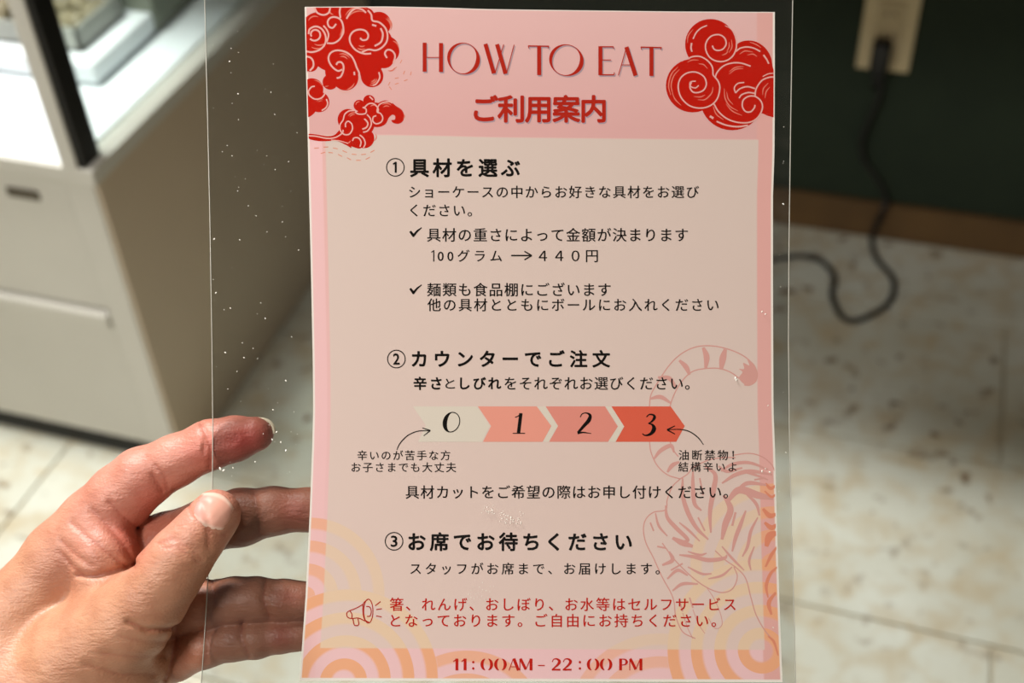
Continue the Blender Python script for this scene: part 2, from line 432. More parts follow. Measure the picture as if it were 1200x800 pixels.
def poly(q, pts, lift=1):
    from mathutils.geometry import tessellate_polygon
    tri = tessellate_polygon([[Vector((p[0], p[1], 0)) for p in pts]])
    todo = [[tuple(pts[i][:2]) for i in t] for t in tri]        # split long triangles so the ink follows the bow of the sheet
    while todo:
        t = todo.pop()
        L = [math.dist(t[i], t[(i + 1) % 3]) for i in range(3)]; i = L.index(max(L))
        if L[i] > 16 and len(q.f) < 60000:
            a, b, c = t[i], t[(i + 1) % 3], t[(i + 2) % 3]; m_ = ((a[0] + b[0]) / 2, (a[1] + b[1]) / 2)
            todo += [[a, m_, c], [m_, b, c]]; continue
        k = len(q.v); q.v += [P(p[0], p[1], RAISE * lift) for p in t]; q.f.append((k, k + 1, k + 2))
def blob(q, pts, lift=1, n=6): poly(q, [tuple(p) for p in catmull(pts, n, True)], lift)
def disc(q, cx, cy, r, lift=1, n=40, ry=None):
    poly(q, [(cx + r * math.cos(2 * math.pi * i / n), cy + (ry or r) * math.sin(2 * math.pi * i / n)) for i in range(n)], lift)
def arc(q, cx, cy, r, a0, a1, w, lift=1, n=14, r1=None):
    """arc, angles in degrees, 0 = right, 90 = down; tapered when w is a pair; spiral when r1 given"""
    pts, ws = [], []
    for i in range(n + 1):
        t = i / n; a = math.radians(a0 + (a1 - a0) * t); rr = r + ((r1 if r1 is not None else r) - r) * t
        pts.append((cx + rr * math.cos(a), cy + rr * math.sin(a)))
        ws.append(w if not isinstance(w, tuple) else w[0] + (w[1] - w[0]) * t)
    ribbon(q, pts, ws, 2, True, lift)
def streak(q, cx, cy, r, a0, a1, w, lift=1):
    n = 8; pts = [(cx + r * math.cos(math.radians(a0 + (a1 - a0) * i / n)), cy + r * math.sin(math.radians(a0 + (a1 - a0) * i / n))) for i in range(n + 1)]
    ribbon(q, pts, [w * math.sin(math.pi * (0.08 + 0.84 * i / n)) for i in range(n + 1)], 2, True, lift)
def clip_left(pts_mb, side='l'):                # keep print on the paper
    for i, v in enumerate(pts_mb.v):
        k = (D - v[2]) / D; px, py = v[0] / S / k + 600, 400 - v[1] / S / k
        x0 = interp(Lf, py) + 1.2; x1 = interp(Rt, py) - 1.4
        yt = interp(Tp, (px - 357) / 551) + 1.0
        px2, py2 = min(max(px, x0), x1), min(max(py, yt), 794.5)
        if (px2, py2) != (px, py): pts_mb.v[i] = P(px2, py2, v[2] - zc(px, py))

def emit(q, name, m):
    clip_left(q)
    return q.build(name, m, paper)

# text in the built-in font (its fallback covers Japanese)
def text_line(s, x0, x1, y0, y1, m=None, bold=0.0, pitch=None, name='printed_text', lift=6, tilt=0.0):
    m = m or INK_BLACK
    c = bpy.data.curves.new('t', 'FONT'); c.body = s; c.size = 1.0; c.resolution_u = 3; c.fill_mode = 'BOTH'
    n = len(s)
    o = bpy.data.objects.new('t', c); COL.objects.link(o)
    def ext():
        bpy.context.view_layer.update()
        me = o.evaluated_get(bpy.context.evaluated_depsgraph_get()).to_mesh()
        co = np.empty(len(me.vertices) * 3); me.vertices.foreach_get('co', co); return me, co.reshape(-1, 3)
    me, co = ext()
    hh = co[:, 1].max() - co[:, 1].min(); sy = (y1 - y0) / hh
    ww = co[:, 0].max() - co[:, 0].min()
    if n > 1 and abs((x1 - x0) - ww * sy) > 1.0:
        c.space_character = max(0.5, 1 + ((x1 - x0) / sy - ww) / (n - 1) / (1.0 if ord(s[0]) > 255 else 0.6))
        for _ in range(3):
            me, co = ext(); ww = co[:, 0].max() - co[:, 0].min()
            err = (x1 - x0) / sy - ww
            if abs(err * sy) < 0.3: break
            c.space_character = max(0.5, c.space_character + err / (n - 1) / (1.0 if ord(s[0]) > 255 else 0.6))
        me, co = ext()
    a0, b0 = co[:, 0].min(), co[:, 1].min()
    sx = (x1 - x0) / (co[:, 0].max() - a0)
    vs, fs = [], []
    e = bold * (y1 - y0)                        # heavier strokes: the same outline overprinted a hair apart
    for k, (ex, ey) in enumerate([(0, 0)] if not bold else [(-e, 0), (e, 0), (0, -e), (0, e), (-e * .7, -e * .7), (e * .7, e * .7), (e * .7, -e * .7), (-e * .7, e * .7)] if bold > .015 else [(-e, 0), (e, 0), (0, e)]):
        fs += [tuple(i + len(vs) for i in p.vertices) for p in me.polygons]
        vs += [P(x0 + (v[0] - a0) * sx + ex, y1 - (v[1] - b0) * sy + ey, RAISE * (lift + k * .12)) for v in co]
    o.evaluated_get(bpy.context.evaluated_depsgraph_get()).to_mesh_clear()
    bpy.data.objects.remove(o); bpy.data.curves.remove(c)
    return meshobj(name, vs, fs, m, paper)
B = 0.032; LB = 0.014
# heading under the title, with its grey-blue offset shadow
text_line('ご利用案内', 557.2, 710.2, 113.3, 144.4, INK_SHADOW, B, lift=5, name='printed_shadow')
text_line('ご利用案内', 556, 709, 112, 143, INK_DRED, B)
for s, x0, x1, y0, y1, bd in [
    ('具材を選ぶ', 481, 609, 186, 207, B),
    ('ショーケースの中からお好きな具材をお選び', 479.5, 819, 217.5, 232, LB),
    ('ください。', 481, 553, 239.5, 253.5, LB),
    ('具材の重さによって金額が決まります', 500.5, 806, 267, 283, LB),
    ('00グラム', 513, 588, 292.5, 306.5, LB),
    ('４４０円', 631.5, 700.5, 293, 307, LB),
    ('麺類も食品棚にございます', 500.5, 715.5, 331, 347, LB),
    ('他の具材とともにボールにお入れください', 501, 842, 349.5, 364.5, LB),
    ('カウンターでご注文', 483, 714.5, 410.5, 430, B),
    ('辛さ', 485, 517, 441.5, 456.5, B), ('と', 522, 533, 443.5, 455, LB), ('しびれ', 539.5, 587, 442, 456, B),
    ('をそれぞれお選びください。', 591.5, 808, 441.5, 456.5, LB),
    ('辛いのが苦手な方', 419, 527.5, 527.5, 539, LB), ('お子さまでも大丈夫', 412, 534.5, 541.5, 553, LB),
    ('油断禁物！', 795.5, 860, 527, 539, LB), ('結構辛いよ', 795, 863, 541, 552.5, LB),
    ('具材カットをご希望の際はお申し付けください。', 475.5, 853, 568.5, 584, LB),
    ('お席でお待ちください', 479, 740, 624, 645, B),
    ('スタッフがお席まで、お届けします。', 481, 773, 659, 673, LB)]:
    text_line(s, x0, x1, y0, y1, INK_BLACK, bd)
text_line('箸、れんげ、おしぼり、お水等はセルフサービス', 457, 862, 700, 715.5, INK_RED, 0.014)
text_line('となっております。ご自由にお持ちください。', 458, 839, 719, 734.5, INK_RED, 0.014)
for d, cx, cy in (('1', 463.3, 196), ('2', 464.5, 420.5), ('3', 461.8, 634)):
    q = MB(); arc(q, cx, cy, 10.3, 0, 360, 1.2, 6, 40); emit(q, 'printed_ring', INK_BLACK)
    h = 6.3
    if d == '1':
        q = MB(); ribbon(q, [(cx + .5, cy - 6.4), (cx + .5, cy + 6.4)], 2.4, smooth=False, lift=6); ribbon(q, [(cx + .9, cy - 6.0), (cx - 2.8, cy - 3.6)], 1.9, smooth=False, lift=7); emit(q, 'printed_text', INK_BLACK); continue
    text_line(d, cx - (3.2 if d == '1' else 3.6), cx + (2.6 if d == '1' else 3.6), cy - h, cy + h, INK_BLACK, 0.03)
# ticks and arrows
q = MB(); ribbon(q, [(508.3, 293), (508.3, 306.4)], 1.35, smooth=False, lift=6); ribbon(q, [(508.6, 293.4), (505.4, 295.6)], 1.1, smooth=False, lift=7); emit(q, 'printed_text', INK_BLACK)
for cx, cy in ((479.5, 266), (479.5, 333)):
    q = MB(); poly(q, [(cx, cy + 5.6), (cx + 2.2, cy + 4.2), (cx + 5.2, cy + 7.6), (cx + 9, cy + 3.6), (cx + 14.5, cy), (cx + 15, cy + 1), (cx + 9.6, cy + 6.2), (cx + 5.6, cy + 11.6), (cx + 4.2, cy + 11.6)], 6)
    emit(q, 'printed_tick', INK_BLACK)
q = MB(); ribbon(q, [(599, 299.3), (623, 299.3)], 1.7, smooth=False, lift=6)
ribbon(q, [(614.5, 294.3), (623.2, 299.3)], 1.5, smooth=False, lift=7); ribbon(q, [(614.5, 304.3), (623.2, 299.3)], 1.5, smooth=False, lift=8)
emit(q, 'printed_arrow', INK_BLACK)
q = MB(); ribbon(q, [(465, 527), (469, 519), (478, 510), (490, 505), (503, 504.6)], [1, 1.3, 1.3, 1.2, 1], lift=6)
ribbon(q, [(495, 501.2), (504.3, 504.3)], [1, 1.5], smooth=False, lift=7); ribbon(q, [(496.5, 510.5), (504.3, 504.3)], [1, 1.5], smooth=False, lift=8)
emit(q, 'printed_arrow', INK_BLACK)
q = MB(); ribbon(q, [(824.5, 521), (818, 512.5), (808, 505.5), (797, 503), (783, 503.2)], [1, 1.3, 1.3, 1.2, 1], lift=6)
ribbon(q, [(791, 498.8), (781.8, 503.4)], [1, 1.8], smooth=False, lift=7); ribbon(q, [(791, 508.5), (781.8, 503.4)], [1, 1.8], smooth=False, lift=8)
emit(q, 'printed_arrow', INK_BLACK)
# spice scale
for pts, m in (([(484, 476), (559, 476), (574, 499), (565, 517.5), (490, 517.5), (499, 498)], INK_CREAM),
               ([(560, 476), (629, 476), (646, 499), (636, 517.5), (566, 517.5), (575.5, 499)], INK_L1),
               ([(639.5, 476), (709, 476), (724, 499.5), (712.5, 517.5), (643.5, 517.5), (654, 499)], INK_L2),
               ([(716.5, 476), (786, 476), (802.5, 499), (792.5, 517.5), (721.5, 517.5), (731.5, 499.5)], INK_L3)):
    q = MB(); poly(q, pts, 3); emit(q, 'printed_chevron', m)
for pts in ([(629.5, 476), (639, 476), (653.5, 499), (643, 517.5), (636.5, 517.5), (646.5, 499)], [(709.5, 476), (716, 476), (731, 499.5), (721, 517.5), (713, 517.5), (724.5, 499.5)]):
    q = MB(); poly(q, pts, 3); emit(q, 'printed_chevron_gap', INK_CREAM)
# thick-thin numerals of the scale
def numeral(q, ch, cx, cy, h, lift=7, slant=0.12):
    def T(pts): return [(cx + p[0] * h + (-p[1]) * slant * h, cy + p[1] * h) for p in pts]
    w = h
    if ch == '0':
        n = 32; oo = [(.42 * math.cos(2 * math.pi * i / n), .5 * math.sin(2 * math.pi * i / n)) for i in range(n)]
        ribbon(q, T(oo), 0.05 * w, 2, True, lift, True)
        poly(q, T([(.42 * math.cos(a), .5 * math.sin(a)) for a in np.linspace(math.radians(95), math.radians(262), 16)] + [(-.02 + .2 * math.cos(a), .5 * math.sin(a) * .95) for a in np.linspace(math.radians(262), math.radians(95), 10)]), lift + 1)
    elif ch == '1':
        ribbon(q, T([(.02, -.5), (.02, .46)]), .17 * w, smooth=False, lift=lift); ribbon(q, T([(.04, -.5), (-.1, -.36), (-.24, -.3)]), [.05 * w] * 3, lift=lift + 1)
        ribbon(q, T([(-.26, .48), (.34, .48)]), .045 * w, smooth=False, lift=lift + 2)
    elif ch == '2':
        ribbon(q, T([(-.22, -.3), (-.14, -.46), (.06, -.5), (.24, -.38), (.2, -.14), (.0, .12), (-.24, .44)]), [.05 * w, .05 * w, .06 * w, .14 * w, .19 * w, .15 * w, .12 * w], lift=lift)
        ribbon(q, T([(-.26, .47), (.0, .43), (.4, .48)]), [.1 * w, .07 * w, .03 * w], lift=lift + 1)
    elif ch == '3':
        ribbon(q, T([(-.16, -.36), (-.04, -.48), (.14, -.46), (.22, -.34), (.12, -.16), (-.04, -.06)]), [.05 * w, .06 * w, .09 * w, .14 * w, .09 * w, .04 * w], lift=lift)
        ribbon(q, T([(-.04, -.06), (.16, 0), (.26, .2), (.14, .42), (-.1, .5), (-.26, .42)]), [.04 * w, .1 * w, .2 * w, .14 * w, .07 * w, .05 * w], lift=lift + 1)
for ch, cx, cy, h in (('0', 529, 494.5, 23), ('1', 608.5, 496, 24), ('2', 684.5, 496, 24.5), ('3', 760.5, 497.5, 25)):
    q = MB(); numeral(q, ch, cx, cy, h); emit(q, 'printed_numeral', INK_BLACK)

# title, thin and thick display capitals
def title(q, dx, dy, lift):
    def R(pts, w, sm=False, l=0): ribbon(q, [(x + dx, y + dy) for x, y in pts], w, 8, sm, lift + l)
    def O(cx, cy, rx, ry):
        n = 40; pts = []; ws = []
        for i in range(n):
            a = 2 * math.pi * i / n; pts.append((cx + dx + rx * math.cos(a), cy + dy + ry * math.sin(a)))
            c = math.cos(a - 0.35); ws.append(0.8 + 4.2 * abs(c) ** 2.6 if c > 0 else 0.8 + 3.2 * abs(c) ** 2.6)
        ribbon(q, pts, ws, 2, True, lift, True)
    R([(497.6, 50), (497.6, 84)], 4.6); R([(516.8, 50.4), (516.8, 84.4)], 4.8); R([(500, 67.2), (514.6, 67.2)], .9)
    O(543, 68.5, 17.2, 18)
    R([(568.8, 51.4), (578.8, 86)], 4.8); R([(590.2, 52), (580, 86.2)], .9, l=1); R([(582.4, 51.8), (592.4, 86.4)], 4.8, l=2); R([(602.4, 52.4), (593.4, 86.4)], .9, l=3)
    R([(619, 53.8), (643.4, 54.2)], 1.5); R([(631.8, 54), (631.8, 88)], 4.8, l=1); R([(619, 53.4), (619.8, 56.6)], 1, l=2); R([(643, 53.8), (642.4, 56.8)], 1, l=2)
    O(663.5, 70.4, 18.2, 18)
    R([(703.6, 54.2), (703.6, 88.2)], 4.8); R([(703, 54.8), (718.6, 54.8)], 1.4, l=1); R([(703, 70.2), (716, 70.2)], 1, l=1); R([(703, 87.6), (719.4, 87.6)], 1.4, l=1); R([(718.6, 54.3), (719.2, 57.4)], 1, l=2); R([(719.4, 88), (720, 84.8)], 1, l=2)
    R([(734.2, 55), (724.6, 88.4)], .9); R([(734, 55), (744.8, 88.6)], 5.0, l=1); R([(728.6, 76), (740, 76)], .9, l=2)
    R([(751, 55.2), (775.4, 55.8)], 1.5); R([(763.4, 55.6), (763.4, 89)], 4.8, l=1); R([(751, 54.8), (751.8, 58)], 1, l=2); R([(775.2, 55.2), (774.4, 58.2)], 1, l=2)
q = MB(); title(q, 1.3, 1.5, 5); emit(q, 'printed_shadow', INK_SHADOW)
q = MB(); title(q, 0, 0, 10); emit(q, 'printed_title', INK_DRED)

# opening hours line, stencil-like thick-thin capitals
def hours(q):
    t, b = 771.4, 785.2; l = 7
    def R(pts, w, sm=False, l=l): ribbon(q, pts, w, 6, sm, l)
    def one(x): R([(x, t), (x, b)], 3.4); R([(x, t + .4), (x - 4.2, t + 3.6)], 1.3, l=l + 1)
    def O(cx):
        for s_, a0, a1 in ((-1, 110, 250), (1, -70, 70)):
            pts = [(cx + 5.6 * math.cos(math.radians(a)), (t + b) / 2 + 7 * math.sin(math.radians(a))) for a in np.linspace(a0, a1, 12)]
            ribbon(q, pts, [.8 + 2.8 * math.sin(math.pi * i / 11) for i in range(12)], 2, True, l)
    def A(x): R([(x, t), (x - 5, b)], 1); R([(x + .6, t), (x + 6, b)], 3.6, l=l + 1); R([(x - 3.6, b - 4.2), (x + 3, b - 4.2)], .9, l=l + 2)
    def Mm(x): R([(x, t + .4), (x, b)], 1.1); R([(x + .6, t), (x + 7, b - 1)], 3.2, l=l + 1); R([(x + 12.4, t), (x + 7, b - 1)], 1, l=l + 2); R([(x + 13, t), (x + 13, b)], 3.4, l=l + 3)
    def two(x): ribbon(q, [(x - 4.6, t + 4), (x - 2.6, t + .8), (x + 1.4, t + .6), (x + 4, t + 3.4), (x + 1.6, t + 7.6), (x - 4.6, b - .8)], [1, 1.2, 2, 3.4, 2.6, 1.2], lift=l); R([(x - 5, b - .8), (x + 5.2, b - .8)], 2.1, l=l + 1)
    def dots(x): disc(q, x, t + 4.2, 1.5, l, 10); disc(q, x, b - 2.2, 1.5, l, 10)
    one(535.4); one(545); dots(554.6); O(570.4); O(586.4); A(601.5); Mm(609.2)
    R([(630.5, 779.5), (638.4, 779.5)], 1.3)
    two(651.6); two(664.6); dots(679.6); O(695); O(710.2)
    R([(727.2, t), (727.2, b)], 3.4); ribbon(q, [(728, t + .6), (732.4, t + 1), (734.4, t + 4), (732.4, t + 7), (728, t + 7.6)], [1, 1.6, 3, 1.6, 1], lift=l + 1)
    Mm(738)
q = MB(); hours(q); emit(q, 'printed_hours', INK_RED)

# megaphone
q = MB(); W_ = 1.15
n = 26; ribbon(q, [(431.6 + 5.4 * math.cos(2 * math.pi * i / n), 715.8 + 14 * math.sin(2 * math.pi * i / n)) for i in range(n)], W_, 2, True, 6, True)
ribbon(q, [(431, 702), (425.5, 708), (426.5, 724), (433, 729.6)], W_, lift=7)
ribbon(q, [(426, 707.5), (418, 712), (408.5, 716), (406.2, 719), (407.6, 723), (412, 724.4), (420, 724), (428, 727.5)], W_, lift=8)
ribbon(q, [(410.2, 715.6), (412.4, 719.6), (412.2, 724.2)], W_, lift=9)
ribbon(q, [(429.2, 710.2), (433.2, 711), (435, 716), (433.6, 721.4), (430, 722)], W_, lift=9)
ribbon(q, [(413.6, 725), (415, 731.6), (418, 732.8), (420.4, 731), (419.4, 724.6)], W_, lift=10)
for a, b_ in (((439.6, 709.6), (446, 704.6)), ((441, 714), (447.6, 713)), ((440.8, 721.4), (447.4, 722.6))): ribbon(q, [a, b_], 1.2, smooth=False, lift=6)
emit(q, 'printed_megaphone', INK_DRED)

# --- red clouds
def cloud(fills, draw_lines, draw_hot, name):
    q = MB()
    for i, f in enumerate(fills):
        if f[0] == 'd': disc(q, f[1], f[2], f[3], 2.0 + 0.12 * i)
        else: blob(q, f[1], 2.0 + 0.12 * i)
    emit(q, 'printed_cloud', INK_RED)
    q = MB(); draw_hot(q); emit(q, 'printed_cloud_streaks', INK_HOT)
    q = MB(); draw_lines(q); emit(q, 'printed_cloud_lines', INK_PINK)
# large cloud, top left
def bl(q):
    w = 2.1
    arc(q, 369, 40.5, 4.5, 150, 500, w, 5, r1=7.5); ribbon(q, [(361.5, 40), (363, 34), (370, 31), (377, 34), (381.5, 42), (381, 51), (375, 58), (366, 61), (358, 60)], w, lift=5.5)
    ribbon(q, [(379, 30), (383, 35), (385, 41), (383, 49)], w * .9, lift=6); ribbon(q, [(383, 50.5), (391, 50.5), (398, 46), (402, 38), (402, 30), (399, 23), (393, 20), (387, 21), (384, 25.5), (385.5, 31), (390, 32.5), (394, 28)], w, lift=6.5)
    ribbon(q, [(399, 8), (398, 14), (399, 21)], w, lift=6.6)
    ribbon(q, [(368, 8), (372, 15), (379, 17.5), (385, 15), (387, 9)], w, lift=6.2)
    ribbon(q, [(422, 44.5), (425, 47), (430, 46), (431.5, 41), (428, 36), (421, 34.6), (414, 37), (410, 43), (410.5, 50), (415, 57), (421, 61), (428, 63), (435, 62.6)], w, lift=6)
    ribbon(q, [(406, 22), (411, 14), (417, 10), (424, 11), (429, 15)], w, lift=6); ribbon(q, [(431, 12), (435, 17), (436.5, 24), (444, 26), (451, 32), (454, 40), (453, 49), (447, 56), (440, 59), (432, 58), (424, 61)], w, lift=6.3)
    ribbon(q, [(446, 33), (448.6, 40), (446.5, 49), (439, 54)], 2.2, lift=6.8)
    ribbon(q, [(436, 29), (441, 30.5)], 2.2, smooth=False, lift=6.8)
    ribbon(q, [(394, 76), (396, 73), (400, 73), (402.5, 77), (402, 84), (399, 90), (394.5, 91.5)], w, lift=6); ribbon(q, [(401, 81.5), (396, 83), (390, 79), (386, 73), (385, 67), (388, 61.5), (395, 59), (404, 60.5), (411, 65), (415, 71), (418, 79), (421, 86), (421, 94), (420, 99)], w, lift=6.4)
    ribbon(q, [(453.5, 68), (451, 63), (453, 59), (457, 58.4), (461, 61), (463, 66), (461, 74)], w, lift=6)
    ribbon(q, [(359, 66), (364, 67.6), (367, 72), (367, 78), (363, 83)], w, lift=6)
    ribbon(q, [(396.5, 104.6), (403, 107.6), (411, 106.4)], 1.8, lift=6); ribbon(q, [(444, 84.5), (445, 91), (441, 98), (437, 100)], 1.8, lift=6); ribbon(q, [(415, 84), (415.5, 88)], 2, smooth=False, lift=6)
def bh(q):
    for c in ((421, 26, 18, 205, 300), (421, 28, 15, 215, 290), (448, 30, 11, -60, 30), (449, 30, 8.5, -70, 10), (372, 43, 14, 50, 120), (374, 42, 11, 50, 120), (393, 36, 10, -20, 50), (393, 36, 7.5, -20, 50), (401, 73, 10, -110, -30), (401, 73, 7, -110, -30), (424, 50, 8, 60, 130), (424, 49, 5.5, 50, 130),
              (459, 56, 8, -80, 0), (457, 76, 7, 30, 110), (436, 92, 8, 30, 110), (436, 92, 5.4, 0, 110), (436, 92, 3.2, 0, 110), (404, 93, 12, 20, 80), (369, 27, 8, 200, 300), (391, 12, 5, 90, 200), (382, 94, 7, 60, 140)):
        streak(q, *c, 1.7, 4)
cloud([('b', [(357, 22), (358, 24), (364, 22.5), (369, 18), (370, 9), (373, 5), (440, 5), (430, 8), (436, 12), (440, 20), (436, 26), (450, 40), (440, 60), (420, 70), (400, 90), (380, 82), (365, 75), (357, 88), (350, 60), (352, 30)]),
       ('d', 444, 28, 14.2), ('d', 421, 24, 17.5), ('d', 453, 57, 14.6), ('d', 455, 60, 13), ('d', 450, 68, 12), ('d', 436, 89, 13.2), ('d', 405, 91, 15), ('d', 395, 84, 14), ('d', 430, 70, 20), ('d', 410, 60, 26), ('d', 441, 50, 19), ('d', 380, 50, 26), ('d', 388, 20, 14), ('d', 374, 36, 22), ('d', 364, 75, 9), ('d', 362, 40, 18), ('d', 387, 96, 9)], bl, bh, 'a')
# small lobes at the left edge under it
def bl2(q):
    ribbon(q, [(369, 101), (365, 102), (361.5, 107), (363, 112), (369, 116), (376, 115), (380, 111), (380.5, 107)], 1.7, lift=6)
    ribbon(q, [(382.5, 116), (384, 121), (382, 126), (377, 129.5)], 1.7, lift=6)
def bh2(q): streak(q, 368, 104, 10, -90, -20, 1.1, 4); streak(q, 376, 121, 5, 200, 300, 1, 4); streak(q, 376, 121, 3, 200, 300, 1, 4)
cloud([('d', 365.5, 105, 13.4), ('d', 374, 119.5, 12), ('b', [(358, 112), (372, 118), (370, 130), (362, 137), (356, 134)])], bl2, bh2, 'b')
# drifting cloud
def bl3(q):
    w = 1.6
    ribbon(q, [(361, 159), (370, 159.6), (383, 162), (393, 161), (401, 156), (402, 152)], w, lift=6)
    ribbon(q, [(405, 149), (405, 144.6), (408, 142), (412, 145), (413, 151), (409.5, 157), (403.5, 157.5), (399, 153), (398.6, 146), (402, 140.6), (404, 134), (409, 130), (415, 129.4)], w, lift=6.3)
    ribbon(q, [(425, 125.6), (429, 128), (428, 133), (420, 133.6), (416, 131)], w, lift=6.1); ribbon(q, [(427, 126), (432, 121.6), (438, 121.6), (443, 127), (443, 132)], w, lift=6.4)
    ribbon(q, [(441, 135.5), (437.5, 137), (437, 142), (441, 145), (446.5, 143), (448.5, 138), (446, 133), (442, 131), (443.5, 124), (448, 120.5), (455, 119), (460, 120.5)], w, lift=6.5)
    ribbon(q, [(430, 134), (434, 139), (435, 146), (431, 153), (425.5, 155)], w, lift=6.2); ribbon(q, [(427, 139), (431, 144), (429.5, 149), (424.6, 151.4)], 1.8, lift=6.6)
    ribbon(q, [(413, 165), (415, 161.6), (420, 161.6), (423, 166), (422, 172)], w, lift=6); ribbon(q, [(421.5, 158), (426, 162), (428, 168), (426, 173)], w, lift=6)
    ribbon(q, [(388, 164), (398, 165), (408, 168)], 1.1, lift=6)
    ribbon(q, [(433, 113), (437, 117)], 1.6, smooth=False, lift=6)
def bh3(q):
    for c in ((415, 140, 8, 210, 290), (415, 140, 6, 210, 280), (438, 128, 5, 220, 300), (453, 128, 7, 230, 320), (453, 129, 5, 220, 310), (435, 160, 6, -30, 60), (406, 163, 5, 20, 80), (421, 123, 4, 180, 280), (470, 136, 4, -40, 50)): streak(q, *c, 1.4, 4)
cloud([('d', 408, 140, 12.4), ('d', 421, 123.5, 6.6), ('d', 432.5, 118, 6.8), ('d', 427, 128, 8), ('d', 410, 150, 12), ('d', 424, 145, 15), ('d', 427, 162, 11.6), ('d', 440, 130, 10), ('d', 443, 139, 9), ('d', 418, 160, 12),
       ('b', [(440, 124), (449, 118), (457, 118.6), (464, 124), (471, 129), (473.6, 136), (472, 142), (467, 145), (461, 144), (458.6, 141), (462.6, 140), (463, 136), (459.6, 134.4), (455.6, 138), (452, 145), (445, 148.6), (438, 148), (434, 140)]),
       ('b', [(361, 157), (371, 157.5), (383, 159.4), (392, 158), (400, 151), (404, 160), (412, 173), (404, 169), (394, 165), (382, 165.4), (371, 165), (361, 162)]), ('b', [(400, 150), (420, 150), (424, 172.5), (412, 171.6), (400, 166)])], bl3, bh3, 'c')
# dashes
q = MB()
def dash(x, y, a, l): ribbon(q, [(x - l / 2 * math.cos(a), y - l / 2 * math.sin(a)), (x + l / 2 * math.cos(a), y + l / 2 * math.sin(a))], 0.9, smooth=False, lift=4)
for x, y, a in ((371, 173.4, -.1), (382, 172.2, -.05), (393, 173.8, .2), (404, 177.5, .4), (415, 180.8, .1), (426, 180.8, -.1), (436.5, 177.2, -.5), (378.5, 179, -.3), (387.5, 178.8, .1), (398.5, 182, .5), (409, 186, .5), (420, 187.8, 0), (431, 185.4, -.5)): dash(x, y, a, 5.6)
for x, y, a in ((470, 72, -1.1), (463, 79.6, -.5), (473.5, 85, -1.2), (481.5, 86, -1.3), (465, 91.4, -.2), (475.5, 94, -.35), (465, 98, -.3), (456, 98, -1.1), (457.6, 103.4, .9)): dash(x, y, a, 4.6)
emit(q, 'printed_dashes', INK_TIGERO)['kind'] = 'stuff'
# large cloud, top right  (x = 770 + X*.1875, y = 10 + Y*.1875 from the survey crop)
def c4(X, Y): return 770 + X * .1875, 10 + Y * .1875
def rb4(q, pts, w=1.7, lift=6): ribbon(q, [c4(*p) for p in pts], w, lift=lift)
def bl4(q):
    rb4(q, [(345, 232), (358, 255), (385, 262), (415, 250), (432, 218), (420, 182), (385, 163), (340, 172), (310, 205), (303, 250), (325, 300), (370, 328), (425, 328), (470, 300), (493, 255), (497, 210)], lift=6)
    rb4(q, [(497, 210), (486, 160), (458, 125), (425, 108)], .9, 6.1)
    rb4(q, [(493, 268), (520, 248), (560, 240), (605, 248), (645, 268)], lift=6.5)
    rb4(q, [(665, 290), (685, 318), (698, 345)], 1.9, 6.2)
    rb4(q, [(225, 190), (245, 150), (275, 122), (312, 106)], 1.6, 6); rb4(q, [(216, 215), (212, 245), (218, 270)], 1.9, 6)
    rb4(q, [(260, 480), (240, 496), (212, 488), (204, 470), (215, 456), (242, 454)], 1.4, 6)
    rb4(q, [(215, 460), (205, 490), (222, 520), (255, 525), (292, 508), (308, 470), (292, 425), (245, 398), (190, 402), (147, 435), (132, 490), (150, 555), (200, 605), (265, 622), (330, 608), (375, 565), (392, 500), (382, 455), (350, 415)], lift=6.3)
    rb4(q, [(195, 312), (225, 300), (270, 300), (315, 325), (345, 365), (350, 415)], lift=6.7)
    rb4(q, [(362, 435), (375, 400), (410, 362), (460, 342), (520, 340), (585, 360)], lift=6.2)
    rb4(q, [(355, 595), (385, 645), (440, 690), (510, 712), (580, 710), (630, 680), (658, 625), (650, 580), (615, 550), (575, 548), (540, 570), (533, 610), (552, 642), (585, 645), (608, 620), (612, 602)], lift=6.4)
    rb4(q, [(512, 560), (530, 538), (570, 525), (612, 530)], 1.7, 6.6); rb4(q, [(490, 527), (520, 500), (565, 488), (612, 500)], 1.7, 6.8); rb4(q, [(490, 527), (483, 495), (505, 468), (545, 462)], 1.5, 6.9)
    rb4(q, [(612, 548), (620, 500), (655, 450), (700, 430), (730, 428)], lift=6.9); rb4(q, [(660, 425), (695, 408), (730, 404)], 1.2, 7)
    rb4(q, [(372, 705), (430, 728), (500, 738), (568, 730)], 1.9, 6.5); rb4(q, [(330, 672), (352, 686)], 2.6, 6.5)
def bh4(q):
    def st(pts, w=1.4, lf=4): ribbon(q, [c4(*p) for p in pts], [w * .4] + [w] * (len(pts) - 2) + [w * .4], lift=lf)
    for p in ([(190, 215), (195, 170), (225, 130)], [(465, 195), (468, 240), (450, 275)], [(450, 210), (450, 240), (435, 268)], [(405, 292), (430, 282), (445, 265)],
              [(85, 540), (72, 480), (90, 410), (130, 365)], [(100, 540), (88, 480), (105, 420), (140, 380)], [(150, 605), (115, 570), (95, 530)], [(260, 345), (290, 350), (315, 375)], [(190, 335), (220, 322), (260, 322)],
              [(230, 550), (270, 552), (300, 540)], [(255, 570), (300, 568), (340, 530), (350, 490)], [(515, 285), (550, 265), (600, 272)], [(565, 290), (600, 285), (625, 300)],
              [(420, 500), (425, 560), (455, 610), (505, 640)], [(435, 520), (445, 565), (475, 600)], [(430, 595), (470, 640), (530, 668)], [(450, 410), (490, 380), (540, 375)], [(450, 395), (490, 368), (540, 362)],
              [(350, 610), (370, 660), (415, 695)], [(660, 540), (665, 500), (695, 465)], [(675, 560), (682, 520), (705, 490)], [(580, 210), (620, 225), (650, 245)]): st(p)
